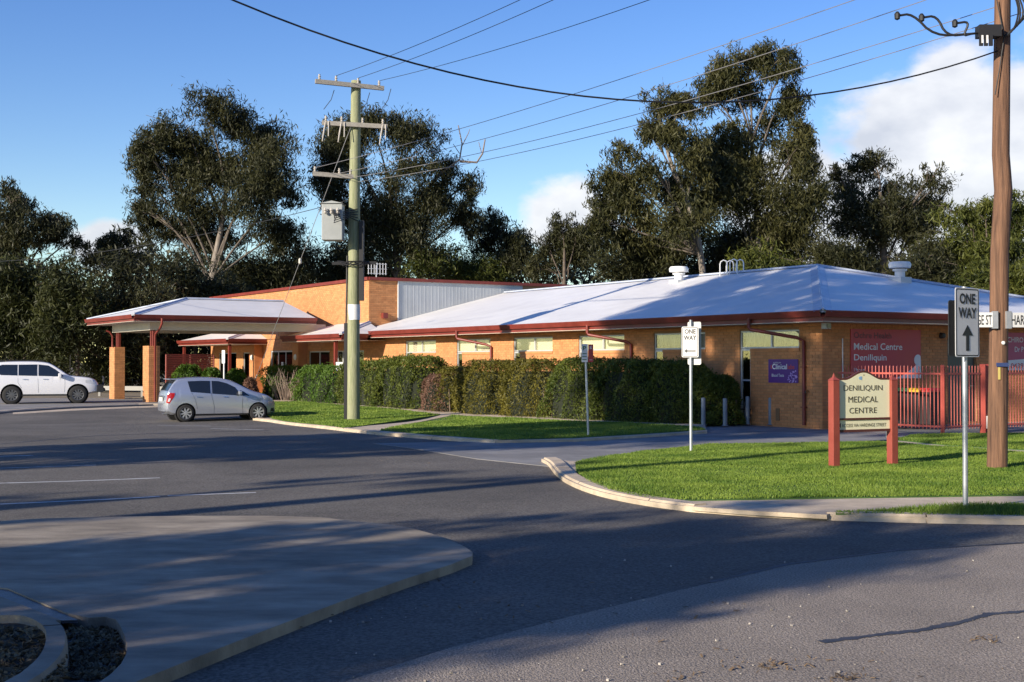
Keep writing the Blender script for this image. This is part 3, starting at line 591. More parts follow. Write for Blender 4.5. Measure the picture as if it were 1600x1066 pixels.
MB().box(b0 + .03, b1, a0 + .03, a1 - .03, ez - .26, ez - .25).build('soffit', CREAM, can)
for n_, x in (('beam', (-8.95, -.55, 31.45, 31.65)), ('beam', (-8.95, -.55, 37.4, 37.6)), ('beam', (-8.93, -8.75, 31.66, 37.39))): MB().box(*x, 3.17, ez - .262).build(n_, CREAM, can)
for a in (31.45, 37.0):
    pr = empty('pier'); pr.parent = can
    MB().box(-8.99, -8.5, a + .01, a + .89, -.1, 2.44).build('pier_core', MORT, pr); mb = MB(); z = -.1; k = 0
    while z < 2.42:
        L0 = -9.0
        for (x0, x1, y0, y1) in ((-9.0, -8.76, a, a + .12), (-8.75, -8.51, a, a + .12)) if k % 2 else ((-9.0, -8.88, a, a + .12), (-8.87, -8.63, a, a + .12), (-8.62, -8.51, a, a + .12)): mb.box(x0, x1, y0, y1, z, z + BH)
        yy = a + .13 - (.0 if k % 2 else .115)
        for (y0, y1) in ((a + .13, a + .36), (a + .37, a + .6), (a + .61, a + .89)) if k % 2 else ((a + .13, a + .24), (a + .25, a + .48), (a + .49, a + .72), (a + .73, a + .89)): mb.box(-9.0, -8.88, y0, y1, z, z + BH)
        mb.box(-8.62, -8.495, a + .13, a + .89, z, z + BH); z += BH + JT; k += 1
    o = mb.build('brickwork', BRICK, pr); o['kind'] = 'stuff'; MB().box(-8.995, -8.498, a + .005, a + .895, 2.43, 2.46).build('pier_cap', BRICK, pr)
    MB().box(-8.82, -8.7, a + .3, a + .42, 2.46, 3.2).build('post', RED, can); MB().box(-8.82, -8.7, a + .02, a + .14, 2.46, 3.17).build('post', RED, can)
MB().tube([(-8.7, 30.52, 3.66), (-8.7, 30.52, 3.45), (-8.72, 30.7, 3.25), (-8.74, 31.3, 3.0), (-8.74, 31.38, 2.9), (-8.74, 31.38, .02)], .05, 10).build('downpipe', RED, can, smooth=True)
MB().tube([(-9.35, 37.2, 3.25), (-9.2, 37.15, 3.2), (-9.06, 37.15, 3.0), (-9.06, 37.15, 2.46)], .045, 10).build('downpipe', RED, can, smooth=True)

# ------------------------------------------------------------------ power poles and cables
GREENW = mat('treated_pole_timber', (.20, .22, .11), .85, (.33, .33, .20), 5, .6, 14, stretch=(6, 6, .35))
BROWNW = mat('old_pole_timber', (.065, .033, .02), .85, (.24, .125, .07), 3, .7, 12, stretch=(7, 7, .3), lo=.3, hi=.7)
GREYT = mat('weathered_crossarm', (.24, .22, .19), .85, (.34, .32, .28), 6, .4, stretch=(1, 6, 6))
GALV = mat('galvanised_steel', (.42, .44, .46), .42, (.52, .54, .56), 6, metal=.55); BLACKR = mat('black_rubber', (.015, .015, .016), .6); CERAM = mat('insulator_ceramic', (.5, .46, .4), .3)
TXG = mat('transformer_grey', (.28, .295, .285), .5, (.33, .345, .335), 2)
gp = G(552, 656); gp.z -= .02
gpole = empty('power_pole', gp, 0, 'tall green timber power pole with a grey transformer, on the far lawn', 'power pole')
def zat(v, Y): return EYE + (566 - v) * Y / F
GY = gp.y; ztop = zat(125, GY) - gp.z
mb = MB(); mb.tube([(0, 0, 0), (.0, 0, ztop * .3), (.03, 0, ztop * .7), (.07, 0, ztop)], [.215, .205, .18, .16], 18); mb.build('pole', GREENW, gpole, smooth=True)
sc = GY / F
def lz(v): return zat(v, GY) - gp.z
MB().lathe([(.212, lz(500)), (.212, lz(476))], 18, (.012, 0, 0)).build('white_band', WHITE, gpole, smooth=True)
MB().box(-.30, -.2, -.1, .02, 0, lz(505)).build('cable_guard', BLACKR, gpole); MB().tube([(-.24, -.05, lz(505)), (-.22, -.08, lz(470)), (-.2, -.08, lz(400))], .03, 6).build('riser_cable', BLACKR, gpole)
arms = []
for v, x0, x1, dy in ((135, -1.18, .98, -.9), (197, -1.0, 1.12, -.35), (276, -1.3, .12, -.35)):
    z = lz(v); A, B = Vector((x0, -.22 + dy * .5, z + .05)), Vector((x1, -.22 - dy * .35, z - .02)); MB().bar(A, B, .11, .14).build('crossarm', GREYT, gpole); arms.append((A, B))
    for f in ((.06, .3, .62, .93) if v != 276 else (.05, .6, .85)):
        p = A.lerp(B, f); mb = MB(); mb.lathe([(.02, .06), (.05, .1), (.025, .13), (.055, .17), (.025, .2), (.04, .24), (0, .25)], 10, p)
        if v == 197 and f in (.06, .3, .93):
            mb.tube([p + Vector((0, -.05, .05)), p + Vector((-.05, -.12, -.3)), p + Vector((-.1, -.12, -.62))], [.018, .026, .014], 6); mb.tube([p + Vector((.1, -.05, .05)), p + Vector((.1, -.12, -.45))], [.018, .016], 6)
        mb.build('insulator', CERAM, gpole, smooth=True)
for (x, v0, v1) in ((-.62, 142, 172), (.55, 146, 178), (1.25, 140, 175)): MB().tube([(x, -.25, lz(v0)), (x - .1, -.25, lz((v0 + v1) / 2)), (x - .35, -.22, lz(v1))], .012, 5).build('jumper_lead', BLACKR, gpole)
t0, t1 = lz(378), lz(322)
tr = MB().box(-.95, -.28, -.75, -.12, t0, t1).build('transformer', TXG, gpole, bevel=.02); MB().add([(-1.0, -.8, t1 + .004), (-.24, -.8, t1 + .004), (-.24, -.06, t1 + .004), (-1.0, -.06, t1 + .004), (-.62, -.8, t1 + .09), (-.62, -.06, t1 + .09)], [(0, 1, 4), (2, 3, 5), (1, 2, 5, 4), (3, 0, 4, 5), (0, 3, 2, 1)]).build('lid', TXG, tr)
for x in (-.82, -.62, -.42): MB().lathe([(.03, 0), (.06, .04), (.03, .08), (.06, .12), (.03, .16), (.02, .2)], 8, (x, -.85, t1 - .35)).build('bushing', CERAM, tr, smooth=True)
mb = MB()
for k in range(9): mb.box(-.93 + k * .075, -.915 + k * .075, -.12, .0, t0 + .1, t1 - .1)
mb.build('cooling_fins', TXG, tr)
for k in range(5): MB().tube([(-.75 + .1 * k, -.82, t1 - .2), (-.5, -.9 - .05 * k, t1 - .35 - .08 * k), (-.1, -.35, t1 - .2 - .05 * k), (.15, -.15, t1 - .1 - .1 * k)], .016, 5).build('lead_wire', BLACKR, tr)
MB().box(.2, .34, -.2, .1, lz(470), lz(345)).build('rear_conduit', BLACKR, gpole)
zb = lz(412)
for k in range(7):
    r = .25 + .05 * k; MB().tube([(r * math.cos(a_ / 10 * 6.28 + k), r * .7 * math.sin(a_ / 10 * 6.28 + k), zb + .08 * math.sin(a_ * 1.3 + k)) for a_ in range(11)], .014, 5).build('cable_coil', BLACKR, gpole)
MB().bar((-.7, -.1, zb), (.75, .05, zb + .03), .1, .1).build('cable_bracket', BLACKR, gpole)
sd = G(388, 622) ; st_ = gp + Vector((-.1, 0, lz(197))); stay = empty('stay_wire', sd, 0, 'thin steel stay wire slanting from the green pole to the ground', 'stay wire')
top = st_ - sd; MB().tube([(0, 0, 0), top], .012, 5).build('wire', GALV, stay); MB().tube([top * .02, top * .12], .03, 6).build('guard', WHITE, stay); MB().lathe([(.02, -.12), (.06, -.08), (.06, .08), (.02, .12)], 8, top * .6).build('insulator', CERAM, stay)

bp = G(1558, 731); BY = bp.y
bpole = empty('power_pole', bp, 0, 'brown weathered timber power pole on the corner lawn, near the right edge', 'power pole')
lean = .018; mb = MB(); hts = [0, 1.2, 2.4, 3.6, 4.6, 5.2, 6.5, 8.3, 10.2]; mb.tube([(h * lean + (.05 if 4 < h < 5 else 0), 0, h) for h in hts], [.165, .155, .15, .148, .145, .14, .135, .125, .115], 16); mb.build('pole', BROWNW, bpole, smooth=True)
def bz(v): return zat(v, BY)
for i, z in enumerate((bz(-20), bz(-120))): MB().bar((-1.1, -.15, z), (1.2, .35, z), .1, .12).build('crossarm', GREYT, bpole)
fb = MB().box(-.36, .0, -.32, -.1, bz(62), bz(44)).build('fuse_box', BLACKR, bpole)
for x in (-.38, -.3, -.22): MB().box(x, x + .06, -.36, -.33, bz(78), bz(60)).build('fuse_holder', BLACKR, fb)
for x in (-.35, -.27): MB().box(x, x + .03, -.372, -.362, bz(74), bz(62)).build('fuse_label', WHITE, fb)
for x0, v0, vm in ((1402, 25, 42), (1440, 28, 46), (1492, 37, 52)):
    A = AT(x0, v0, BY - .3) - bp; MB().tube(chaikin([A, A + Vector((.25, 0, .04)), Vector(((A.x - .3) / 2 - .1, -.3, bz(62))), Vector((-.5, -.28, bz(58))), Vector((-.3, -.2, bz(54)))], 2), .02, 6).build('service_tail', BLACKR, bpole, smooth=True); MB().lathe([(.01, -.07), (.045, -.05), (.05, .03), (.02, .07)], 8, A).build('clamp', BLACKR, bpole)
for k in range(5): MB().tube(chaikin([Vector((.1, -.15, bz(60))), Vector((.25 + .08 * k, -.25, bz(50 - 8 * k))), Vector((.35, -.2, bz(10 - 6 * k))), Vector((.1, -.15, bz(-30)))], 2), .016, 5).build('loose_cable', BLACKR, bpole, smooth=True)
MB().tube([(-.02, -.15, bz(0)), (.1, -.16, bz(60)), (.02, -.16, bz(110)), (-.06, -.165, bz(150))], .01, 5).build('ground_wire', BLACKR, bpole)
MB().box(-.06, .13, -.18, -.15, bz(573), bz(567)).build('blue_tag', mat('blue_tag', (.03, .05, .14), .5), bpole); MB().box(-.035, .0, -.172, -.156, bz(593), bz(574)).build('yellow_tag', mat('yellow_tag', (.5, .4, .12), .5), bpole)
MB().lathe([(0, -.02), (.03, -.015), (.03, 0)], 10, (.05, -.16, bz(536)), 'y').build('pole_disc', WHITE, bpole)
SIGNW = mat('sign_white', (.66, .66, .64), .45, (.6, .6, .58), 2)
def bladesign(x0, x1, ang, label, txt, tx0, tx1):
    s = empty('street_name_sign', bp + Vector((0, -.17, bz(512))), ang, label, 'street sign'); h = bz(489) - bz(512); MB().box(x0, x1, -.015, .015, 0, h).build('blade', SIGNW, s, bevel=.004)
    text(txt, (tx0, -.016, h * .17), (1, 0, 0), (0, 0, 1), tx1 - tx0, h * .66, BLK, s, bold=.006)
    e = .0 if x0 >= 0 else 0; cx = x0 if x0 >= 0 else x1
    MB().box(cx - .04, cx + .05, -.03, .03, -.02, h + .02).build('clamp', GALV, s); return s
bladesign(.14, 1.0, .15, 'white street name blade pointing right from the brown pole', 'HARDINGE ST', .19, .93)
bladesign(-.80, -.09, -.05, 'white street name blade left of the brown pole, half hidden', 'HARDINGE ST', -.74, -.14)

CABLE = mat('bare_conductor', (.35, .34, .33), .4, metal=.5); ABC = BLACKR
def cable(pts, r, label, material=CABLE, group=None):
    n = 28; a, b, sag = pts; a, b = Vector(a), Vector(b)
    o = MB().tube([a.lerp(b, k / n) - Vector((0, 0, 4 * sag * (k / n) * (1 - k / n))) for k in range(n + 1)], r, 5).build('power_cable', material, smooth=True); return tag(o, label, 'cable', group or 'overhead cables')
fq = [(8.15 - 20.15 * f, 21.2 - 5.2 * f, 6.95 - 7.8 * f + 12.8 * f * f) for f in [k / 40 for k in range(41)]]
tag(MB().tube([Vector(p) for p in fq], .014, 6).build('power_cable', ABC, smooth=True), 'thick black bundled cable sagging across the sky to the brown pole', 'cable', 'overhead cables')
A3, B3 = arms[2]; nm = ('highest', 'second', 'third', 'lowest')
for i, (f, za, dx, sg) in enumerate(((.05, bz(-45), -1.0, .2), (.6, bz(-20), -.55, .25), (.85, bz(8), .1, .3), (1.0, bz(15), .6, .35))):
    cable((gp + A3.lerp(B3, f) + Vector((0, 0, .2 - .12 * i)), bp + Vector((dx, -.1, za)), sg), .008, '%s of the four pale wires running between the two poles' % nm[i])
A1, B1 = arms[0]
for f, tgt, sg, lb in ((.3, (9.6, 14.0, 10.9), .5, 'left one of three high wires leaving the top crossarm'), (.62, (10.1, 13.2, 10.6), .5, 'middle one of three high wires leaving the top crossarm'), (.95, (11.6, 15.5, 10.2), .5, 'lowest of three high wires leaving the top crossarm')): cable((gp + A1.lerp(B1, f) + Vector((0, 0, .25)), tgt, sg), .009, lb, ABC)
cable((gp + Vector((-.15, 0, lz(312))), AT(-60, 410, 62), .5), .012, 'dark service wire running left from the green pole past the trees', ABC)

# ------------------------------------------------------------------ road signs
def rrect(w, h, r=.03, n=4):
    pts = []
    for cx, cy, a in ((w / 2 - r, -h / 2 + r, -90), (w / 2 - r, h / 2 - r, 0), (-w / 2 + r, h / 2 - r, 90), (-w / 2 + r, -h / 2 + r, 180)): pts += [(cx + r * math.cos(R(a + 90 * k / n)), cy + r * math.sin(R(a + 90 * k / n))) for k in range(n + 1)]
    return pts
def ring(w, h, inset, t):
    a, b = rrect(w - 2 * inset, h - 2 * inset), rrect(w - 2 * inset - 2 * t, h - 2 * inset - 2 * t, .02); return a, b
def road_sign(base, H_, w, h, zc, rz, label, arrow, lean=0., back=None):
    s = empty('road_sign', base, rz, label, 'road sign'); MB().tube([(0, .03, 0), (lean, .03, H_)], .03, 12).build('post', GALV, s, smooth=True)
    pn = MB().plate(rrect(w, h), (lean, -.012, zc), (1, 0, 0), (0, 0, 1), .006).build('panel', SIGNW, s); a, b = ring(w, h, .012, .012); n = len(a)
    MB().add([(lean + x, -.0135, zc + z) for x, z in a] + [(lean + x, -.0135, zc + z) for x, z in b], [(i, (i + 1) % n, n + (i + 1) % n, n + i) for i in range(n)]).build('border', BLK, pn)
    text('ONE', (lean - w * .33, -.012, zc + h * .5 - h * .235), (1, 0, 0), (0, 0, 1), w * .66, h * .155, BLK, pn, bold=.03); text('WAY', (lean - w * .38, -.012, zc + h * .5 - h * .44), (1, 0, 0), (0, 0, 1), w * .76, h * .155, BLK, pn, bold=.03)
    if arrow == 'up': pl = [(-.03, -.43), (.03, -.43), (.03, -.2), (.1, -.2), (0, -.04), (-.1, -.2), (-.03, -.2)]; pl = [(x * w / .45, z * h * .95 + .0) for x, z in pl]
    else: pl = [(-.165, -.28), (-.08, -.345), (-.08, -.30), (.15, -.30), (.15, -.26), (-.08, -.26), (-.08, -.215)]; pl = [(x * w / .45, z * h * 1.05) for x, z in pl]
    MB().plate(pl, (lean, -.0155, zc), (1, 0, 0), (0, 0, 1), .003).build('arrow', BLK, pn)
    for dz in (-.3, .3): MB().box(lean - .05, lean + .05, -.006, .0, zc + dz * h - .02, zc + dz * h + .02).build('bracket', GALV, s)
    if back: bw, bh, bzc, bm, dx = back; MB().plate(rrect(bw, bh), (lean + dx, .075, bzc), (1, 0, 0), (0, 0, 1), .006).build('rear_panel', bm, s)
    return s
p = G(1512, 797, .0); road_sign(p, zat(448, p.y) - p.z, .47, .82, (zat(450, p.y) + zat(558, p.y)) / 2, R(36), 'tall one way sign with upward arrow, nearest the camera at right', 'up', back=(.45, .66, (zat(470, p.y) + zat(556, p.y)) / 2, mat('dark_sign_back', (.02, .022, .024), .6), -.02))
p = G(1079, 706, .0); road_sign(p, zat(500, p.y) - p.z, .34, .60, (zat(511, p.y) + zat(558, p.y)) / 2, R(-24), 'small one way sign with left arrow standing by the driveway', 'left', .0, back=(.27, .84, (zat(503, p.y) + zat(570, p.y)) / 2, mat('sign_back_aluminium', (.46, .46, .43), .5, metal=.3), .06))
p = G(919, 681); s = empty('parking_sign', p, R(-8), 'parking sign, half white and half red, on a leaning post by the hedge', 'parking sign'); zt_ = zat(540, p.y); MB().tube([(0, .02, 0), (-.07, .02, zt_)], .026, 10).build('post', GALV, s, smooth=True)
z0, z1 = zat(566, p.y), zat(539, p.y); GRN = mat('green_print', (.02, .12, .05), .5); REDP = mat('red_print', (.38, .03, .025), .5)
w1 = MB().box(-.15, -.005, -.03, -.012, z0, z1 + .02).build('parking_panel', SIGNW, s, bevel=.003); w2 = MB().box(.005, .125, -.03, -.012, z0, z1 + .01).build('no_stopping_panel', REDP, s, bevel=.003)
text('P', (-.12, -.031, z1 - .13), (1, 0, 0), (0, 0, 1), .08, .1, GRN, w1, bold=.02); text('S', (.04, -.031, z1 - .1), (1, 0, 0), (0, 0, 1), .05, .07, WHT, w2, bold=.02)
for k in range(3): MB().box(-.135, -.03, -.0325, -.0305, z0 + .05 + .07 * k, z0 + .07 + .07 * k).build('print_line', GRN, w1)
MB().box(.03, .1, -.0325, -.0305, z0 + .05, z0 + .058).build('print_line', WHT, w2)
p = G(349, 640); s = empty('small_sign', p, R(-50), 'small blank white sign on a thin post behind the silver hatchback', 'sign'); zt_ = zat(546, p.y); MB().tube([(0, .02, 0), (0, .02, zt_)], .028, 8).build('post', WHITE, s); MB().plate(rrect(.25, .5), (0, -.01, zt_ - .25), (1, 0, 0), (0, 0, 1), .005).build('panel', SIGNW, s)

# the cream entrance sign on the corner lawn
pa, pb = G(1303.5, 730.5), G(1394.5, 726.5); dv = (pb - pa); ang = math.atan2(dv.y, dv.x); Wd = dv.length
SRED = mat('sign_post_red', (.25, .05, .033), .5, (.29, .062, .042), 3, .2, 20); SCREAM = mat('sign_cream', (.80, .76, .52), .5, (.77, .73, .48), 1.2); MAR = mat('sign_maroon', (.09, .025, .02), .5); INK = mat('dark_green_ink', (.07, .055, .03), .5)
s = empty('entrance_sign', pa, ang, 'cream medical centre board between two red posts on the corner lawn', 'sign'); y = pa.y
def sz(v): return zat(v, y + .2) - pa.z
for x in (0, Wd):
    po = MB().box(x - .068, x + .068, -.068, .068, -.05, sz(594)).build('post', SRED, s, bevel=.01); MB().add([(x - .075, -.075, sz(594)), (x + .075, -.075, sz(594)), (x + .075, .075, sz(594)), (x - .075, .075, sz(594)), (x - .02, -.02, sz(589)), (x + .02, -.02, sz(589)), (x + .02, .02, sz(589)), (x - .02, .02, sz(589)), (x, 0, sz(582))], [(0, 1, 5, 4), (1, 2, 6, 5), (2, 3, 7, 6), (3, 0, 4, 7), (4, 5, 8), (5, 6, 8), (6, 7, 8), (7, 4, 8), (3, 2, 1, 0)]).build('finial', SRED, po)
xl, xr = .07, Wd - .07; zb_, zs, zp = sz(653), sz(594), sz(582.5); xm = (xl + xr) / 2
prof = [(xl, zb_), (xr, zb_), (xr, zs)] + [(xm + (xr - xm) * .72 * (1 - k / 12) - 0, zs + (zp - zs) * (.5 - .5 * math.cos(math.pi * k / 12))) for k in range(13)] + [(xm - (xr - xm) * .72 * (k / 12), zs + (zp - zs) * (.5 + .5 * math.cos(math.pi * k / 12))) for k in range(1, 13)] + [(xl, zs)]
bd = MB().plate(prof, (0, -.012, 0), (1, 0, 0), (0, 0, 1), .024).build('board', SCREAM, s); pr2 = [(x, z + (.035 if z > zb_ + .01 else 0)) for x, z in prof]
MB().plate(pr2, (0, -.005, 0), (1, 0, 0), (0, 0, 1), .04).build('board_frame', MAR, s)
for v0, v1 in ((656, 653), (675, 671)): MB().box(xl - .002, xr + .002, -.03, .03, sz(v0), sz(v1)).build('rail', MAR, s)
b2 = MB().box(xl, xr, -.012, .012, sz(671), sz(656)).build('arrow_board', SCREAM, s)
for t_, v0, v1, u0, u1 in (('DENILIQUIN', 612, 602, 1317.5, 1378), ('MEDICAL', 629, 619.5, 1324.5, 1371), ('CENTRE', 646, 637, 1326, 1369)): k0, k1 = (u0 - 1303.5) / 91 * Wd, (u1 - 1303.5) / 91 * Wd; text(t_, (k0, -.013, sz(v0)), (1, 0, 0), (0, 0, 1), k1 - k0, sz(v1) - sz(v0), INK, bd)
text('ACCESS VIA HARDINGE STREET', (.15, -.013, sz(667)), (1, 0, 0), (0, 0, 1), Wd - .3, .055, INK, b2); MB().plate([(.085, sz(664)), (.13, sz(668)), (.13, sz(660))], (0, -.016, 0), (1, 0, 0), (0, 0, 1), .003).build('arrow', BLK, b2)
em = MB(); em.plate([(xm - .06 + .05 * math.cos(a), sz(591) + .03 * math.sin(a)) for a in [1.2 + k * .35 for k in range(12)]], (0, -.0155, 0), (1, 0, 0), (0, 0, 1), .003); em.build('emblem', mat('pale_blue_print', (.25, .42, .6), .5), bd); MB().plate([(xm - .01, sz(587)), (xm + .01, sz(587)), (xm, sz(585))], (0, -.0155, 0), (1, 0, 0), (0, 0, 1), .003).build('emblem', INK, bd)

# ------------------------------------------------------------------ red fence, bins, bollards
FRED = mat('coral_fence_paint', (.46, .085, .06), .5, (.50, .10, .075), 3)
f0, f1 = W(.35, -.25), G(1472, 676); f2 = f1 + e2 * 9.5
fence = empty('red_fence', f1, 0, 'coral red steel picket fence in front of the side wall', 'fence'); pk = None; FH = 1.66
def fence_run(A, B, gate=None):
    A, B = A - f1, B - f1; A.z = B.z = 0; L = (B - A).length; d = (B - A) / L; n = int(L / .115); global pk
    for z in (.14, FH - .2): MB().bar(A + Vector((0, 0, z)), B + Vector((0, 0, z)), .035, .045).build('rail', FRED, fence)
    for k in range(1, n):
        p = A + d * (k * L / n)
        if pk is None: pk = MB().tube([(0, 0, .07), (0, 0, FH - .03), (0, 0, FH)], [.0125, .0125, .005], 6).build('picket', FRED, fence)
        else: q = bpy.data.objects.new('picket', pk.data); COL.objects.link(q); q.parent = fence; q.location = p; continue
        pk.location = p
fence_run(f0, f1); fence_run(f1, f2)
for p in (f1 - f1, ):
    pass
for t in (0.02, 1.65, 1.98, 5.0): q = e2 * t; MB().box(q.x - .04, q.x + .04, q.y - .04, q.y + .04, -.05, FH + .02).build('fence_post', FRED, fence, bevel=.006)
for t in (1.56, 1.8): q = e2 * t - e1 * .0; MB().box(q.x - .06, q.x + .06, q.y - .045, q.y + .045, -.06, FH + .04).build('gate_post', FRED, fence, bevel=.006)
p = AT(1545, 660, f1.y + .8); mbx = MB().box(-.06, .06, -.05, .05, -.16, .16).build('meter_box', WHITE, fence, bevel=.008); mbx.location = p - f1
def bin_(loc, rz, lidc, label):
    b = empty('wheelie_bin', loc, rz, label, 'bin', 'wheelie bins behind the fence'); BD = mat('bin_plastic', (.02, .012, .013), .6)
    mb = MB(); mb.add([(x * w, y * d, z) for z, w, d in ((.08, .23, .26), (.96, .29, .33)) for x, y in ((-1, -1), (1, -1), (1, 1), (-1, 1))], [(0, 1, 5, 4), (1, 2, 6, 5), (2, 3, 7, 6), (3, 0, 4, 7), (3, 2, 1, 0), (4, 5, 6, 7)]); mb.build('body', BD, b, bevel=.02)
    MB().add([(x * .31, y * .36 + .01, z) for z, in ((.965,), (1.01,)) for x, y in ((-1, -1), (1, -1), (1, 1), (-1, 1))] + [(x * .22, y * .25, 1.07) for x, y in ((-1, -1), (1, -1), (1, 1), (-1, 1))], [(0, 1, 5, 4), (1, 2, 6, 5), (2, 3, 7, 6), (3, 0, 4, 7), (4, 5, 9, 8), (5, 6, 10, 9), (6, 7, 11, 10), (7, 4, 8, 11), (8, 9, 10, 11), (3, 2, 1, 0)]).build('lid', lidc, b)
    MB().tube([(-.28, .4, .98), (.28, .4, .98)], .018, 8).build('handle', BD, b)
    for x in (-.27, .27): MB().lathe([(0, -.03), (.1, -.03), (.1, .03), (0, .03)], 14, (x, .27, .1), 'x').build('wheel', BLACKR, b)
for u, dd, c, lb in ((1411, .2, mat('bin_green', (.02, .09, .04), .5), 'wheelie bin with green lid, leftmost behind the fence'), (1427, .0, mat('bin_yellow', (.5, .32, .02), .5), 'wheelie bin with yellow lid, middle one behind the fence'), (1446, -.15, mat('bin_red', (.4, .03, .03), .5), 'wheelie bin with red lid, rightmost behind the fence')):
    k = (u - 800) / F; Y = 34.9 + dd; bin_((k * Y, Y, -.02), ANG + R(8), c, lb)
BOL = mat('bollard_grey', (.16, .19, .22), .5, (.2, .23, .26), 4)
for u, vb, vt, lb in ((1099, 665, 621, 'grey bollard beside the hedge end, leftmost of four'), (1133, 665.5, 622, 'grey bollard second from the hedge end'), (1168, 663, 619, 'grey bollard by the tall narrow window, third from the hedge'), (1204, 664, 621, 'grey bollard under the purple sign, rightmost of four')):
    p = G(u, vb, -.03); h = zat(vt, p.y); b = empty('bollard', p, 0, lb, 'bollard', 'grey steel bollards on the apron'); MB().lathe([(.062, 0), (.062, h - .01), (.05, h + .02), (0, h + .025)], 16).build('tube', BOL, b, smooth=True); MB().lathe([(.1, 0), (.1, .015), (.06, .02)], 16).build('base_plate', BOL, b)
p = G(1152, 661, -.03); bn = empty('metal_bench', p, ANG - R(90) + R(180), 'low dark metal bench by the wall, between the bollards', 'bench'); DM = mat('dark_metal', (.03, .03, .033), .5)
for k in range(4): MB().box(-.6, .6, -.2 + .1 * k, -.13 + .1 * k, .40, .43).build('seat_slat', DM, bn)
for x in (-.5, .5):
    for yy in (-.18, .18): MB().tube([(x, yy, .4), (x * 1.08, yy * 1.2, 0)], .02, 6).build('leg', DM, bn)
    MB().tube([(x, -.18, .43), (x, -.2, .62), (x, .18, .62), (x, .2, .43)], .018, 6).build('armrest', DM, bn)
p = G(1387, 684); m_ = empty('marker_post', p, 0, 'short cream marker post behind the entrance sign', 'post'); MB().box(-.045, .045, -.03, .03, 0, .17).build('stub', CREAM, m_, bevel=.008); MB().box(.06, .1, -.02, .02, -.03, .12).build('reflector', WHITE, m_)
# low red screen wall and barrier at the far left
p0, p1 = AT(259, 600, 68), AT(333, 600, 70.5); s = empty('red_screen_fence', (p0.x, p0.y, 0), 0, 'dull red corrugated screen fence left of the entrance', 'fence'); SCR = mat('screen_red', (.30, .075, .055), .55, (.34, .09, .07), 2)
dv = Vector((p1.x - p0.x, p1.y - p0.y, 0)); z = .05; zt_ = zat(554.5, 68)
while z < zt_: MB().bar(Vector((0, 0, z)), dv + Vector((0, 0, z)), .03, .075).build('slat', SCR, s); z += .095
for f in (0, .5, 1): q = dv * f + Vector((0, .04, 0)); MB().box(q.x - .04, q.x + .04, q.y, q.y + .08, 0, zt_).build('post', SCR, s)
p0, p1 = AT(150, 600, 66), AT(262, 600, 64); s = empty('low_barrier', (p0.x, p0.y, 0), 0, 'low grey horizontal rail behind the brick piers', 'barrier'); dv = Vector((p1.x - p0.x, p1.y - p0.y, 0)); MB().bar(Vector((0, 0, .42)), dv + Vector((0, 0, .42)), .08, .22).build('rail', mat('grey_rail', (.3, .29, .26), .7), s)
for f in (.05, .35, .65, .95): q = dv * f; MB().box(q.x - .06, q.x + .06, q.y - .02, q.y + .1, 0, .3).build('post', MATS['grey_rail'], s)

# ------------------------------------------------------------------ cars
CARGL = mat('car_glass', (.012, .015, .02), .06, spec=.8); TYRE = mat('tyre_rubber', (.018, .018, .018), .85); TRIM = mat('black_trim', (.014, .014, .015), .55); CHROME = mat('chrome', (.6, .62, .65), .18, metal=.9); TAIL = mat('tail_lamp_red', (.38, .012, .012), .15, coat=.5); LAMP = mat('lamp_clear', (.55, .56, .58), .12, coat=.5); PLATE = mat('number_plate', (.62, .62, .55), .5)
def interp(pts, x):
    for (a, b), (c, d) in zip(pts[:-1], pts[1:]):
        if x <= c: t = (x - a) / (c - a); return b + (d - b) * t
    return pts[-1][1]
def spl(pts, n=3):
    p = [Vector((a, b)) for a, b in pts]
    for _ in range(n):
        q = [p[0]]
        for i in range(len(p) - 1): q += [p[i] * .75 + p[i + 1] * .25, p[i] * .25 + p[i + 1] * .75]
        p = q + [p[-1]]
    return [(v.x, v.y) for v in p]
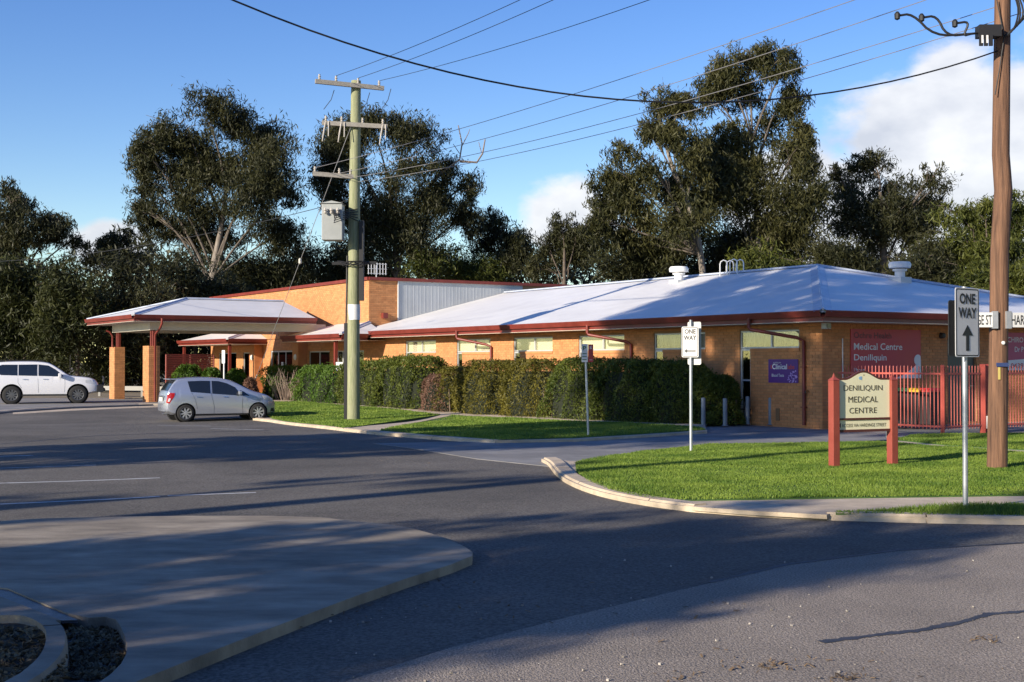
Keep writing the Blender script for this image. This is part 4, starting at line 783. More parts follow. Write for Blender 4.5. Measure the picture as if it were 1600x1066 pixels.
class Car:
    def __init__(s, name, label, loc, rz, top, bot, plan, belt, zroof, hw, tumble, paint, scale=1.):
        s.root = empty(name, loc, rz, label, 'car'); s.root.scale = (scale,) * 3; s.top = spl(top, 3); s.bot = bot; s.plan = spl(plan, 2); s.belt = belt; s.zr = zroof; s.hw = hw; s.tb = tumble; s.paint = paint
    def zt(s, x): return interp(s.top, x)
    def w(s, x, z):
        W0 = s.hw * interp(s.plan, x); zb = interp(s.belt, x); z0 = interp(s.bot, x)
        if z <= zb: q = (z - z0) / max(.05, zb - z0); return W0 * (.945 + .055 * math.sin(math.pi * min(1, max(0, q * .86 + .06))) ** .8 - .012 * max(0, q - .7))
        q = (z - zb) / (s.zr - zb); return W0 * (.975 - s.tb * q - .03 * q * q)
    def body(s):
        L = s.top[-1][0]; xs = sorted({round(x, 3) for x, _ in s.top} | {round(L * k / 60, 3) for k in range(61)}); xs = [x for i, x in enumerate(xs) if i == 0 or x - xs[i - 1] > .008]; vs = []; n = 0
        for x in xs:
            z0, z1 = interp(s.bot, x), s.zt(x); r = min(.09, (z1 - z0) * .3); sec = [(0, z0), (s.w(x, z0 + .05) * .85, z0), (s.w(x, z0 + .07), z0 + .07)]
            for k in range(1, 9): z = z0 + .07 + (z1 - r - z0 - .07) * k / 8; sec.append((s.w(x, z), z))
            we = s.w(x, z1 - r); sec += [(we - r * .12, z1 - r * .45), (we - r * .45, z1 - r * .1), (we - r, z1 + .004), (we * .6, z1 + .018), (we * .3, z1 + .026), (0, z1 + .028)]
            n = len(sec); full = sec + [(-y, z) for y, z in sec[-2:0:-1]]; vs += [(x, y, z) for y, z in full]
        m = 2 * n - 2; fs = [(i * m + k, i * m + (k + 1) % m, (i + 1) * m + (k + 1) % m, (i + 1) * m + k) for i in range(len(xs) - 1) for k in range(m)] + [tuple(range(m))[::-1], tuple((len(xs) - 1) * m + k for k in range(m))]
        s.b = MB().add(vs, fs).build('body', s.paint, s.root); return s.b
    def arches(s, wx, r, zc):
        for x in wx:
            for sd in (-1, 1):
                c = MB().lathe([(0, sd * .5), (r, sd * .5), (r, sd * (s.hw + .2)), (0, sd * (s.hw + .2))], 32, (x, 0, zc), 'y').build('cut', TRIM, s.root)
                md = s.b.modifiers.new('b', 'BOOLEAN'); md.object = c; md.operation = 'DIFFERENCE'; md.solver = 'EXACT'
                dg = bpy.context.evaluated_depsgraph_get(); dg.update(); me = bpy.data.meshes.new_from_object(s.b.evaluated_get(dg)); s.b.modifiers.clear(); s.b.data = me; bpy.data.objects.remove(c)
                MB().lathe([(0, sd * .52), (r - .006, sd * .52), (r - .006, sd * (s.w(x + r * .9, zc) - .02))], 28, (x, 0, zc), 'y').build('wheel_arch', TRIM, s.root)
        s.b.data.materials.clear(); s.b.data.materials.append(s.paint); s.b.data.shade_smooth()
        try: s.b.data.set_sharp_from_angle(angle=R(38))
        except Exception: pass
    def patch(s, poly, name, m, parent=None, off=.008, both=True, step=.09):
        out_ = []
        for sd in ((-1, 1) if both else (-1,)):
            P2 = [Vector(p) for p in poly]; n = len(P2); inn = []; x0, x1 = min(p.x for p in P2), max(p.x for p in P2); z0, z1 = min(p.y for p in P2), max(p.y for p in P2); pl = [(p.x, p.y) for p in P2]; x = x0 + step / 2
            while x < x1:
                z = z0 + step / 2
                while z < z1:
                    if inside((x, z), pl): inn.append(Vector((x, z)))
                    z += step
                x += step
            r = delaunay_2d_cdt(P2 + inn, [(i, (i + 1) % n) for i in range(n)], [list(range(n))], 1, 1e-5); o = MB().add([(p.x, sd * (s.w(p.x, p.y) + off), p.y) for p in r[0]], [tuple(f) for f in r[2]]).build(name, m, parent or s.root, smooth=True); out_.append(o)
        return out_
    def top_patch(s, xa, xb, ya, yb, name, m, off=.01, inset=.1, parent=None):      # glass on the upper skin between two stations
        vs = []; nx, ny = 12, 10
        for i in range(nx + 1):
            x = xa + (xb - xa) * i / nx; z = s.zt(x); we = s.w(x, z - .07) - inset
            for j in range(ny + 1): q = -1 + 2 * j / ny; dz = (s.zt(x + .02) - s.zt(x - .02)) / .04; nn = Vector((-dz, 0, 1)).normalized(); p = Vector((x, q * we, z + .028 * (1 - .6 * q * q))) + nn * off; vs.append(p)
        return MB().add(vs, [(i * (ny + 1) + j, i * (ny + 1) + j + 1, (i + 1) * (ny + 1) + j + 1, (i + 1) * (ny + 1) + j) for i in range(nx) for j in range(ny)]).build(name, m, parent or s.root, smooth=True)
    def line(s, pts, name, m=TRIM, w=.008, off=.004):
        for sd in (-1, 1):
            q = []
            for (a, b), (c, d) in zip(pts[:-1], pts[1:]):
                for k in range(6): t = k / 6; q.append((a + (c - a) * t, b + (d - b) * t))
            q.append(pts[-1]); MB().tube([(x, sd * (s.w(x, z) + off * .2), z) for x, z in q], w / 2, 5).build(name, m, s.root)
    def wheel(s, x, zc, r, rim, spokes, spm, width=.2):
        for sd in (-1, 1):
            yo = sd * (s.hw - .03); w = empty('wheel', (x, yo, zc)); w.parent = s.root; h = width / 2
            MB().lathe([(r * .62, -h), (r * .9, -h), (r * .985, -h * .8), (r, -h * .4), (r, h * .4), (r * .985, h * .8), (r * .9, h), (r * .62, h)], 32, (0, -sd * h * .9, 0), 'y').build('tyre', TYRE, w, smooth=True)
            o = -sd * h * .9 + sd * h; mb = MB(); mb.lathe([(0, o - sd * .045), (rim, o - sd * .045)], 28, (0, 0, 0), 'y'); mb.build('brake_disc', TRIM, w)
            mb = MB(); mb.lathe([(rim * .93, o - sd * .05), (rim * .93, o - sd * .005), (rim * 1.0, o + sd * .002), (rim * 1.04, o - sd * .012)], 28, (0, 0, 0), 'y'); mb.lathe([(0, o - sd * .008), (rim * .2, o - sd * .012), (rim * .22, o - sd * .04)], 16, (0, 0, 0), 'y')
            for k in range(spokes):
                a = 2 * math.pi * k / spokes + .2; d = Vector((math.cos(a), 0, math.sin(a))); t_ = Vector((-math.sin(a), 0, math.cos(a))); c0, c1 = d * rim * .15, d * rim * .95; w0, w1 = rim * .09, rim * .14; yy = Vector((0, o - sd * .014, 0)); y2 = Vector((0, o - sd * .04, 0))
                mb.add([c0 - t_ * w0 + yy, c0 + t_ * w0 + yy, c1 + t_ * w1 + yy, c1 - t_ * w1 + yy, c0 - t_ * w0 + y2, c0 + t_ * w0 + y2, c1 + t_ * w1 + y2, c1 - t_ * w1 + y2], [(0, 1, 2, 3), (4, 5, 1, 0), (5, 6, 2, 1), (6, 7, 3, 2), (7, 4, 0, 3)])
            mb.build('rim', spm, w)
SILV = mat('silver_blue_paint', (.46, .49, .56), .26, (.47, .50, .57), 30, metal=.6, coat=.6); WPAINT = mat('white_car_paint', (.70, .70, .72), .3, coat=.6)
ALLOY = mat('alloy_silver', (.55, .56, .58), .3, metal=.6); BLKAL = mat('machined_black_alloy', (.16, .16, .165), .35, metal=.6)
# silver hatchback, nose to the kerb
hp = G(290, 659.5, -.08); th = R(26)
L = 3.885
c = Car('hatchback_car', 'silver blue five-door hatchback parked with its nose to the kerb', (0, 0, 0), th,
    [(0, .62), (.01, .86), (.05, .98), (.16, 1.17), (.33, 1.40), (.5, 1.455), (.9, 1.495), (1.4, 1.505), (1.9, 1.475), (2.3, 1.38), (2.75, 1.15), (3.05, 1.005), (3.35, .935), (3.6, .845), (3.78, .72), (3.86, .6), (3.885, .5)],
    [(0, .36), (.25, .24), (.6, .2), (3.3, .2), (3.7, .22), (3.885, .28)], [(0, .80), (.03, .90), (.2, .97), (.7, 1.0), (1.6, 1.0), (3.0, .985), (3.45, .93), (3.7, .80), (3.83, .64), (3.885, .5)], [(0, .95), (1.0, .95), (2.6, .875), (3.885, .7)], 1.505, .848, .17, SILV, .97)
f_ = c.root; f_.location = Vector((hp.x, hp.y, hp.z)) - Matrix.Rotation(th, 3, 'Z') @ Vector((.66, -.8, 0)) * .97
c.body(); c.arches((.66, 3.17), .345, .30); c.wheel(.66, .30, .298, .20, 8, ALLOY); c.wheel(3.17, .30, .298, .20, 8, ALLOY)
c.patch([(.83, 1.02), (1.50, .965), (1.50, 1.395), (1.2, 1.40), (.74, 1.385)], 'rear_side_window', CARGL); c.patch([(1.56, .96), (2.45, .885), (2.5, .99), (2.36, 1.17), (2.08, 1.31), (1.8, 1.385), (1.56, 1.395)], 'front_side_window', CARGL); c.patch([(2.52, .885), (2.86, .87), (2.66, 1.02), (2.54, 1.07)], 'quarter_window', CARGL)
c.top_patch(2.22, 2.98, 0, 0, 'windscreen', CARGL, inset=.06); c.top_patch(.085, .345, 0, 0, 'rear_window', CARGL, inset=.14)
c.line([(1.53, 1.39), (1.53, .93), (1.62, .55), (1.62, .27)], 'door_gap'); c.line([(2.62, .9), (2.60, .6), (2.62, .27)], 'door_gap'); c.line([(.86, 1.0), (.98, .75), (1.05, .45)], 'door_gap'); c.line([(1.0, .26), (2.85, .26)], 'sill_line', TRIM, .02)
for x in (1.12, 2.02):
    h_ = c.patch([(x - .09, .83), (x + .09, .825), (x + .09, .86), (x - .09, .865)], 'door_handle', CHROME, off=.02)
c.patch([(.015, .66), (.12, .63), (.27, .86), (.3, .99), (.16, 1.0), (.05, .93)], 'tail_lamp', TAIL, off=.007, step=.05); c.patch([(.06, .7), (.11, .69), (.16, .8), (.1, .82)], 'reverse_lamp', LAMP, off=.012, step=.04)
c.patch([(3.42, .72), (3.74, .66), (3.72, .76), (3.5, .87), (3.3, .88)], 'headlight', LAMP, off=.006, step=.05); c.patch([(3.62, .3), (3.8, .33), (3.78, .45), (3.66, .42)], 'fog_lamp_surround', TRIM, off=.006, step=.05)
MB().box(-.022, -.005, -.26, .26, .70, .83).build('number_plate', PLATE, f_); MB().box(-.035, .02, -.35, .35, .85, .89).build('tailgate_trim', CHROME, f_, bevel=.006)
mb = MB().box(.16, .45, -.52, .52, 1.44, 1.47).build('roof_spoiler', SILV, f_, bevel=.012)
for sd in (-1, 1): 
    m_ = MB().obox((2.5, sd * .93, .98), (.06, 0, 0), (0, .09, 0), (0, 0, .065)).build('door_mirror', SILV, f_, bevel=.03)
MB().tube([(.12, -.3, .27), (-.02, -.3, .26)], .03, 8).build('exhaust', CHROME, f_)
# white four-wheel drive under the left trees
sp = G(18, 631.5, -.02); th = R(20); k_ = 1.0
s = Car('four_wheel_drive', 'white four-wheel drive wagon with black wheels, cut by the left edge', (0, 0, 0), th,
    [(0, .75), (.02, 1.15), (.08, 1.4), (.2, 1.72), (.38, 1.83), (.9, 1.875), (1.8, 1.885), (2.4, 1.86), (2.75, 1.78), (3.15, 1.50), (3.45, 1.28), (3.6, 1.22), (4.1, 1.18), (4.5, 1.12), (4.68, 1.0), (4.78, .8), (4.83, .6)],
    [(0, .5), (.3, .38), (1.0, .36), (3.7, .36), (4.3, .42), (4.83, .52)], [(0, .86), (.06, .93), (.3, .98), (1, 1), (3.5, 1.0), (4.2, .98), (4.6, .9), (4.77, .78), (4.83, .68)], [(0, 1.25), (2.5, 1.2), (3.4, 1.17), (4.83, .95)], 1.885, .94, .13, WPAINT, .95)
f_ = s.root; f_.location = Vector((sp.x, sp.y, sp.z)) - Matrix.Rotation(th, 3, 'Z') @ Vector((1.08, -.9, 0)) * .95
s.body(); s.arches((1.08, 3.87), .47, .42); s.wheel(1.08, .40, .40, .25, 10, BLKAL, .25); s.wheel(3.87, .40, .40, .25, 10, BLKAL, .25)
s.patch([(.62, 1.29), (1.32, 1.27), (1.32, 1.75), (.7, 1.75), (.38, 1.66), (.36, 1.6)], 'cargo_window', CARGL); s.patch([(1.36, 1.27), (2.14, 1.25), (2.14, 1.76), (1.36, 1.75)], 'rear_side_window', CARGL); s.patch([(2.2, 1.25), (3.25, 1.215), (3.2, 1.3), (2.92, 1.53), (2.62, 1.71), (2.2, 1.76)], 'front_side_window', CARGL)
s.top_patch(2.72, 3.42, 0, 0, 'windscreen', CARGL, inset=.1); s.top_patch(.085, .22, 0, 0, 'rear_window', CARGL, inset=.2)
s.line([(2.17, 1.76), (2.17, 1.2), (2.2, .5)], 'door_gap'); s.line([(1.34, 1.25), (1.34, .95), (1.5, .7)], 'door_gap'); s.line([(3.3, 1.2), (3.32, .9), (3.3, .5)], 'door_gap')
for x in (1.55, 2.4): s.patch([(x - .02, 1.08), (x + .2, 1.075), (x + .2, 1.11), (x - .02, 1.115)], 'door_handle', ALLOY, off=.022)
for sd in (-1, 1): MB().obox((3.1, sd * 1.05, 1.27), (.07, 0, 0), (0, .11, 0), (0, 0, .1)).build('door_mirror', WPAINT, f_, bevel=.035); MB().bar((1.5, sd * .93, .38), (3.4, sd * .93, .38), .12, .05).build('side_step', TRIM, f_); MB().tube([(.5, sd * .72, 1.9), (.6, sd * .72, 1.94), (2.3, sd * .72, 1.94), (2.4, sd * .72, 1.9)], .02, 6).build('roof_rail', TRIM, f_)
s.patch([(4.2, .92), (4.62, .84), (4.6, .98), (4.4, 1.06), (4.2, 1.06)], 'headlight', LAMP, off=.006, step=.06); s.patch([(.02, .95), (.2, .95), (.24, 1.35), (.1, 1.35)], 'tail_lamp', TAIL, off=.006, step=.06)
bb = MB(); bb.tube([(4.82, -.8, .55), (5.0, -.72, .62), (5.02, .72, .62), (4.82, .8, .55)], .07, 8); bb.box(4.7, 4.98, -.86, .86, .5, .82); bb.tube([(4.98, -.5, .8), (5.02, -.45, 1.12), (4.98, 0, 1.2), (5.02, .45, 1.12), (4.98, .5, .8)], .035, 8); bb.build('bull_bar', TRIM, f_, smooth=True)
MB().tube([(3.55, .78, 1.2), (3.57, .78, 2.2)], .008, 5).build('aerial', TRIM, f_)

# ------------------------------------------------------------------ hedges and shrubs
def orient(n, droop=.0):
    d = rng.normal(size=(n, 3)); d /= np.linalg.norm(d, axis=1)[:, None]; d[:, 2] -= droop; d /= np.linalg.norm(d, axis=1)[:, None]; r = rng.normal(size=(n, 3)); w = np.cross(d, r); w /= np.linalg.norm(w, axis=1)[:, None] + 1e-9; return d, w
def leafquads(C, size, asp, droop):
    n = len(C); d, w = orient(n, droop); s = size * rng.uniform(.55, 1.35, n); l = d * s[:, None]; ww = w * (s * asp)[:, None]
    V = np.empty((n, 4, 3)); V[:, 0] = C - l; V[:, 1] = C + ww - l * .1; V[:, 2] = C + l; V[:, 3] = C - ww - l * .1; return V.reshape(-1, 3), np.arange(4 * n).reshape(-1, 4)
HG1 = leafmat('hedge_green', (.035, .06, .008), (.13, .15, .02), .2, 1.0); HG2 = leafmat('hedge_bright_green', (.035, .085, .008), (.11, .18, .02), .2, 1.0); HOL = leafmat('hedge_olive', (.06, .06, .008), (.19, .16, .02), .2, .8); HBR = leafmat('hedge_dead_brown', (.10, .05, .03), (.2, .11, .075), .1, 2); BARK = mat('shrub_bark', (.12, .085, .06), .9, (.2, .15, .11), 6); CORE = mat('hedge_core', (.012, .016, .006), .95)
def bush(name, a0, a1, b0, b1, h, m, label, n=7000, leaf=.045, power=4., drop=0., bumps=.12, grp='clipped hedge bushes along the front', upright=-.5):
    n = int(n * 1.35); c = W((b0 + b1) / 2, (a0 + a1) / 2); c.z = H(c.x, c.y) - .02; o = empty(name, c, ANG, label, 'hedge', grp); ra, rb = (a1 - a0) / 2, (b1 - b0) / 2
    top_ = rng.uniform(size=n) < .28; al = rng.uniform(0, 2 * np.pi, n); z_ = np.where(top_, 1.0, rng.uniform(0, 1, n)); rad = np.where(top_, np.sqrt(rng.uniform(0, 1, n)), 1.0); ca, sa = np.cos(al), np.sin(al)
    px_ = np.sign(ca) * np.abs(ca) ** (2 / power); py_ = np.sign(sa) * np.abs(sa) ** (2 / power); m_ = np.maximum(np.abs(px_), np.abs(py_)) + 1e-6
    side = rng.uniform(-1, 1, n); fc = rng.uniform(size=n) * (ra + rb) < ra; px_ = np.where(fc, np.sign(ca), side); py_ = np.where(fc, side, np.sign(sa)); kk = (np.abs(px_) ** power + np.abs(py_) ** power) ** (-1 / power); px_ *= kk; py_ *= kk
    prof_ = np.where(top_, rad, (1 - (z_ * .97) ** power) ** (1 / power)); zz = np.where(top_, (1 - np.minimum(rad, .999) ** power) ** (1 / power), z_); ph = rng.uniform(0, 6, 6)
    lump = 1 + bumps * (np.sin(py_ * ra * 2.6 + ph[0]) * np.sin(px_ * 3 + zz * 2 + ph[1]) * .8 + .5 * np.sin(py_ * ra * 6 + zz * 5 + ph[2]) + .4 * np.sin(zz * 9 + ph[3]) * np.sin(py_ * 9))
    dep = 1 - np.abs(rng.normal(0, .06, n)) + (rng.uniform(size=n) > .95) * .06; w_ = prof_ * lump * dep; C = np.stack([px_ * w_ * rb, py_ * w_ * ra, zz * h * (.93 + .07 * lump) * np.where(top_, dep, 1) + np.where(top_ & (rng.uniform(size=n) > .93), rng.uniform(0, .14, n), 0)], 1)
    V, Fq = leafquads(C, leaf, .32, upright); npmesh('foliage', V, Fq, m, o)
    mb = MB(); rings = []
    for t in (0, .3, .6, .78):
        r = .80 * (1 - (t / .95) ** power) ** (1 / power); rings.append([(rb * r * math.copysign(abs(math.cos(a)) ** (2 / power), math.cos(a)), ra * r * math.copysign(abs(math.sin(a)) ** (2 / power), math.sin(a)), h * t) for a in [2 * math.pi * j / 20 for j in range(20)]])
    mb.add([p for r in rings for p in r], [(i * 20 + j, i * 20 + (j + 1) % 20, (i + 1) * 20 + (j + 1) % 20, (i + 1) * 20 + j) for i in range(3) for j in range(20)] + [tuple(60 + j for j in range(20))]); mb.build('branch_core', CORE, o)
    mb = MB()
    for _ in range(7): x, y = random.uniform(-.6, .6) * rb, random.uniform(-.8, .8) * ra; mb.tube([(x, y, 0), (x * 1.1, y * 1.05, h * .5)], [.03, .015], 5)
    mb.build('stems', BARK, o); return o
hedge = [(411, 436, 571, HG2, 'square bright green hedge bush left of the bare twigs', 4500), (462, 530, 570, HG2, 'bright green clipped hedge bush right of the bare twigs', 8000), (528, 596, 563, HG1, 'rounded hedge bush partly hidden by the green pole', 8000), (588, 660, 556, HG1, 'tall rounded hedge bush just right of the green pole', 9500), (678, 704, 572, HOL, 'narrow yellowish hedge bush beside the dead brown one', 4500), (706, 778, 562, HOL, 'olive hedge bush right of the dark gap, full in the sun', 9000), (772, 852, 560, HOL, 'wide olive hedge bush at the middle of the row', 9500), (846, 930, 558, HG1, 'shaded hedge bush behind the parking sign', 9500), (924, 1008, 560, HG1, 'shaded hedge bush just right of the parking sign', 9500), (998, 1072, 562, HG1, 'shaded hedge bush behind the small one way sign', 9500), (1072, 1122, 586, HG1, 'last shaded hedge bush next to the bollards', 8000)]
for u0, u1, vt, m_, lb, n in hedge:
    f_ = -3.05 if u1 < 1000 else (-2.7 if u1 < 1050 else (-2.25 if u1 < 1100 else -1.7)); a1_, a0_ = a_of(u0, f_ + .3), a_of(u1, f_ + .3); c = W(-2, (a0_ + a1_) / 2); h = zat(vt, c.y) - H(c.x, c.y); bush('hedge_bush', a0_, a1_, f_, f_ + 1.9 if u1 < 1100 else -.25, h, m_, lb, n, leaf=.05 if u0 > 600 else .06, power=3.0 if u0 > 600 else 4.5, bumps=.2)
a1_, a0_ = a_of(654, -2.9), a_of(692, -2.9); bush('hedge_bush', a0_, a1_, -3.1, -1.3, 1.35, HBR, 'dead brown bush in the hedge row', 5000, leaf=.045)
o = empty('bare_bush', W(-2.6, a_of(449, -2.6)), ANG, 'bare grey twigs of a leafless bush in the far hedge', 'bush'); mb = MB()
for _ in range(90):
    x, y = random.uniform(-.7, .7), random.uniform(-1.0, 1.0); p = Vector((x * .5, y * .7, 0)); q = Vector((x, y, random.uniform(.5, 1.1))); r_ = q + Vector((random.uniform(-.3, .3), random.uniform(-.3, .3), random.uniform(.1, .5))); mb.tube([p, q, r_], [.014, .009, .004], 4)
mb.build('twigs', mat('bare_twig', (.25, .19, .15), .9), o)
for u0, u1, vt, Y, m_, lb, br in ((268, 318, 570, 62, HG2, 'loose green shrub left of the small white sign', 0), (312, 352, 575, 61, HG2, 'loose green shrub behind the silver hatchback roof', 0), (352, 386, 577, 60, HG2, 'loose green shrub right of the small white sign', 0), (378, 404, 590, 59, HBR, 'russet shrub below the entrance windows', 1)):
    p0, p1 = AT(u0, 600, Y), AT(u1, 600, Y); w_ = (p1.x - p0.x); h = zat(vt, Y); c = (p0 + p1) / 2; loc = Vector((c.x, c.y, 0)) - Vector((CX, CY, 0)); bb_, aa_ = loc.dot(e2), loc.dot(e1); bush('entrance_shrub', aa_ - w_ * .6, aa_ + w_ * .6, bb_ - w_ * .5, bb_ + w_ * .5, h, m_, lb, 3600, .075, 2.2, bumps=.3, grp='loose shrubs before the entrance')

# ------------------------------------------------------------------ trees
GUM = leafmat('gum_leaves', (.012, .016, .006), (.056, .056, .019), .2, .35); GUM2 = leafmat('gum_leaves_olive', (.020, .025, .008), (.082, .078, .024), .22, .35); OLV = leafmat('wattle_leaves', (.028, .042, .008), (.115, .125, .022), .25, .4)
OLVD = leafmat('olive_leaves_dark', (.014, .020, .005), (.055, .06, .013), .2, .4); PALE = mat('pale_gum_bark', (.15, .12, .095), .8, (.27, .235, .195), 2.5, .3, 9, stretch=(3, 3, .6)); LIMB = mat('limb_bark', (.07, .056, .044), .85, (.15, .125, .10), 3); DARKB = mat('dark_bark', (.07, .055, .042), .9, (.14, .11, .085), 3, .5, 10)
def tree(name, label, Y, clumps, trunk, m, bark, dens=86., leaf=.185, rt=.3, grp='trees behind the medical centre', zb=0., asp=.19, droop=1.0, spread=.8, tufts=27, gap=.34, fill=1.0, limb=None):
    base = AT(trunk[0][0], 566, Y); o = empty(name, (base.x, base.y, -.05), 0, label, 'tree', grp); sc_ = Y / F; P3 = []
    for u, v, ru, rv in clumps:
        c = AT(u, v, Y); rx, rz = ru * sc_, rv * sc_; ry = (rx + rz) * .5 * spread; dy = random.uniform(-1, 1) * min(4.0, 1.2 * rx); P3.append((np.array([c.x - base.x, dy, c.z + .05]), np.array([rx, ry, rz])))
    ex = []
    for _ in range(int(len(P3) * fill)):
        i = random.randrange(len(P3)); j = sorted(range(len(P3)), key=lambda q: np.linalg.norm(P3[q][0] - P3[i][0]))[random.choice((1, 2, 3)) % len(P3)]; f = random.uniform(.35, .65); ex.append((P3[i][0] * f + P3[j][0] * (1 - f) + rng.normal(0, .3, 3), (P3[i][1] + P3[j][1]) * .48))
    Cs = []; n_real = len(P3)
    for c, r in P3 + ex:
        r = r * 1.1
        k = max(6, int(tufts * (r[0] * r[2]) ** .5 / 1.6)); d = rng.normal(size=(k, 3)); d /= np.linalg.norm(d, axis=1)[:, None]; tc_ = c + d * r * rng.uniform(.15, 1.0, (k, 1)); tr_ = r.mean() * rng.uniform(.20, gap, (k, 1))
        n = int(dens * r[0] * r[2] * 9 / k) + 4
        for j in range(k):
            g = rng.normal(size=(n, 3)) * np.array([.72, .72, .62]) * tr_[j]; g[:, 2] -= np.abs(rng.normal(0, .25, n)) * tr_[j] * droop; Cs.append(tc_[j] + g)
    C = np.concatenate(Cs); C = C[C[:, 2] > .15]; V, Fq = leafquads(C, leaf, asp, droop); npmesh('crown', V, Fq, m, o)
    mb = MB(); tp = [AT(u, v, Y) - Vector((base.x, base.y, -.05)) for u, v in trunk]; tp = [Vector((p.x, random.uniform(-.2, .2), max(0, p.z))) for p in tp]; tp[0].z = 0; tq = chaikin(tp, 2); n = len(tq); mb.tube(tq, [rt * (1 - .7 * i / (n - 1)) for i in range(n)], 9)
    lb_ = MB(); zf = tp[1].z
    for c, r in P3:
        c = Vector(c); cand = [p for p in tq if p.z >= zf * .9]; s_ = min(cand, key=lambda p: abs(p.z - max(zf, c.z - 1.0 - 1.5 * math.hypot(c.x - p.x, c.y - p.y)))); d_ = c - s_; rr_ = rt * .3 * min(1, .3 + d_.length / 9)
        pts = chaikin([s_, s_ + Vector((d_.x * .25, d_.y * .25, d_.z * .35)), s_ + Vector((d_.x * .6, d_.y * .6, d_.z * .8)) + Vector((random.uniform(-.5, .5), 0, 0)), c + Vector((0, 0, r[2] * .3))], 2); m_ = len(pts); lb_.tube(pts, [rr_ * (1 - .8 * i / (m_ - 1)) + .012 for i in range(m_)], 6, False)
        for _ in range(7):
            b0_ = pts[random.randrange(m_ // 2, m_)]; e = c + Vector((random.uniform(-1, 1) * r[0], random.uniform(-1, 1) * r[1], random.uniform(-.3, 1) * r[2])) * .95; lb_.tube([b0_, (b0_ + e) / 2 + Vector((0, 0, .2)), e], [rr_ * .3 + .01, rr_ * .18 + .01, .01], 5, False)
    lb_.build('limbs', limb or bark, o, smooth=True)
    mb.build('trunk', bark, o, smooth=True); return o
tree('gum_tree', 'spreading dark gum with pale forked trunk behind the canopy roof', 92, [(340, 172, 52, 30), (268, 205, 44, 30), (400, 212, 52, 38), (232, 240, 28, 30), (300, 245, 50, 36), (432, 252, 40, 40), (355, 270, 52, 40), (228, 292, 30, 30), (292, 312, 50, 34), (214, 332, 24, 32), (402, 322, 52, 36), (452, 300, 22, 26), (250, 355, 42, 26), (345, 372, 40, 22), (432, 372, 48, 34)], [(330, 575), (330, 440), (337, 395), (348, 350), (352, 300)], GUM, PALE, rt=.36, limb=LIMB)
tree('gum_tree', 'many-limbed dark gum behind the green power pole', 98, [(520, 218, 30, 36), (585, 200, 40, 28), (655, 212, 40, 36), (555, 258, 40, 36), (640, 268, 46, 38), (518, 292, 28, 34), (700, 262, 30, 30), (590, 315, 46, 36), (672, 325, 46, 34), (732, 290, 26, 26), (728, 340, 34, 30), (558, 372, 42, 34), (640, 385, 50, 34)], [(625, 575), (622, 440), (618, 380), (612, 330), (606, 270)], GUM, DARKB, rt=.32)
dt = empty('dead_branch', (AT(700, 566, 98).x, 98, 0), 0, 'bare dead limb sticking out above the gum behind the pole', 'branch'); mb = MB()
def Q(u, v): p = AT(u, v, 98); return Vector((p.x - AT(700, 566, 98).x, 0, p.z))
for pl, r_ in (([(640, 330), (690, 270), (718, 250), (722, 225), (716, 196)], .09), ([(722, 228), (732, 208), (734, 202)], .04), ([(718, 240), (708, 225)], .035), ([(718, 252), (745, 254), (754, 240), (758, 218)], .1), ([(752, 238), (748, 222)], .035)): mb.tube([Q(u, v) for u, v in pl], [r_ * (1 - .6 * i / len(pl)) for i in range(len(pl))], 6)
mb.build('limb', mat('dead_wood', (.22, .18, .15), .9), dt)
tree('gum_tree', 'tallest gum, its top clumps standing high above the roof hip', 84, [(1130, 108, 32, 36), (1180, 88, 40, 22), (1225, 104, 28, 30), (1108, 152, 24, 30), (1170, 142, 36, 34), (1240, 152, 22, 36), (1205, 195, 38, 30), (1255, 205, 18, 30), (1140, 205, 28, 30), (1175, 250, 46, 36), (1240, 255, 30, 40), (1140, 310, 54, 42), (1215, 325, 56, 44), (1170, 380, 66, 38), (1250, 385, 42, 44), (1100, 235, 34, 44), (1110, 285, 40, 38), (1270, 305, 26, 42), (1268, 245, 16, 34)], [(1190, 575), (1188, 430), (1182, 330), (1178, 270), (1175, 220)], GUM2, PALE, rt=.3, limb=LIMB)
tree('gum_tree', 'gum with pale leaning trunk, left neighbour of the tallest one', 80, [(1035, 165, 36, 24), (1072, 172, 22, 24), (1010, 205, 22, 22), (1052, 218, 30, 26), (972, 240, 28, 22), (958, 282, 30, 32), (1010, 275, 28, 32), (943, 320, 22, 26), (1000, 335, 38, 36), (1062, 290, 34, 40), (1060, 355, 48, 40), (968, 375, 36, 28), (1092, 250, 28, 44), (1092, 325, 40, 40), (985, 300, 34, 36), (932, 352, 26, 26), (1030, 392, 54, 28)], [(1112, 575), (1098, 400), (1076, 320), (1050, 262), (1040, 225)], GUM2, PALE, rt=.26, limb=LIMB)
tree('gum_tree', 'dark rounded gum below the big white cloud at right', 88, [(1370, 252, 38, 24), (1340, 292, 38, 30), (1410, 292, 34, 30), (1455, 285, 26, 24), (1308, 268, 14, 20), (1330, 345, 44, 36), (1400, 350, 52, 36), (1460, 335, 26, 32), (1370, 405, 60, 32)], [(1385, 575), (1382, 450), (1380, 370), (1375, 300)], GUM, DARKB, rt=.36)
tree('wattle_tree', 'yellow green wattle behind the brown pole at the right edge', 80, [(1500, 335, 32, 22), (1535, 325, 36, 18), (1510, 385, 46, 36), (1560, 375, 40, 42), (1595, 335, 24, 24), (1480, 405, 46, 32), (1575, 425, 48, 32), (1615, 400, 30, 60)], [(1540, 575), (1540, 460), (1542, 380)], OLV, DARKB)
tree('gum_tree', 'small dark gum in the gap right of the dead limb, before a cloud', 96, [(880, 352, 26, 18), (860, 382, 30, 26), (920, 362, 26, 22), (905, 398, 36, 28), (850, 418, 42, 24)], [(882, 575), (882, 460), (882, 390)], GUM, DARKB, rt=.25)
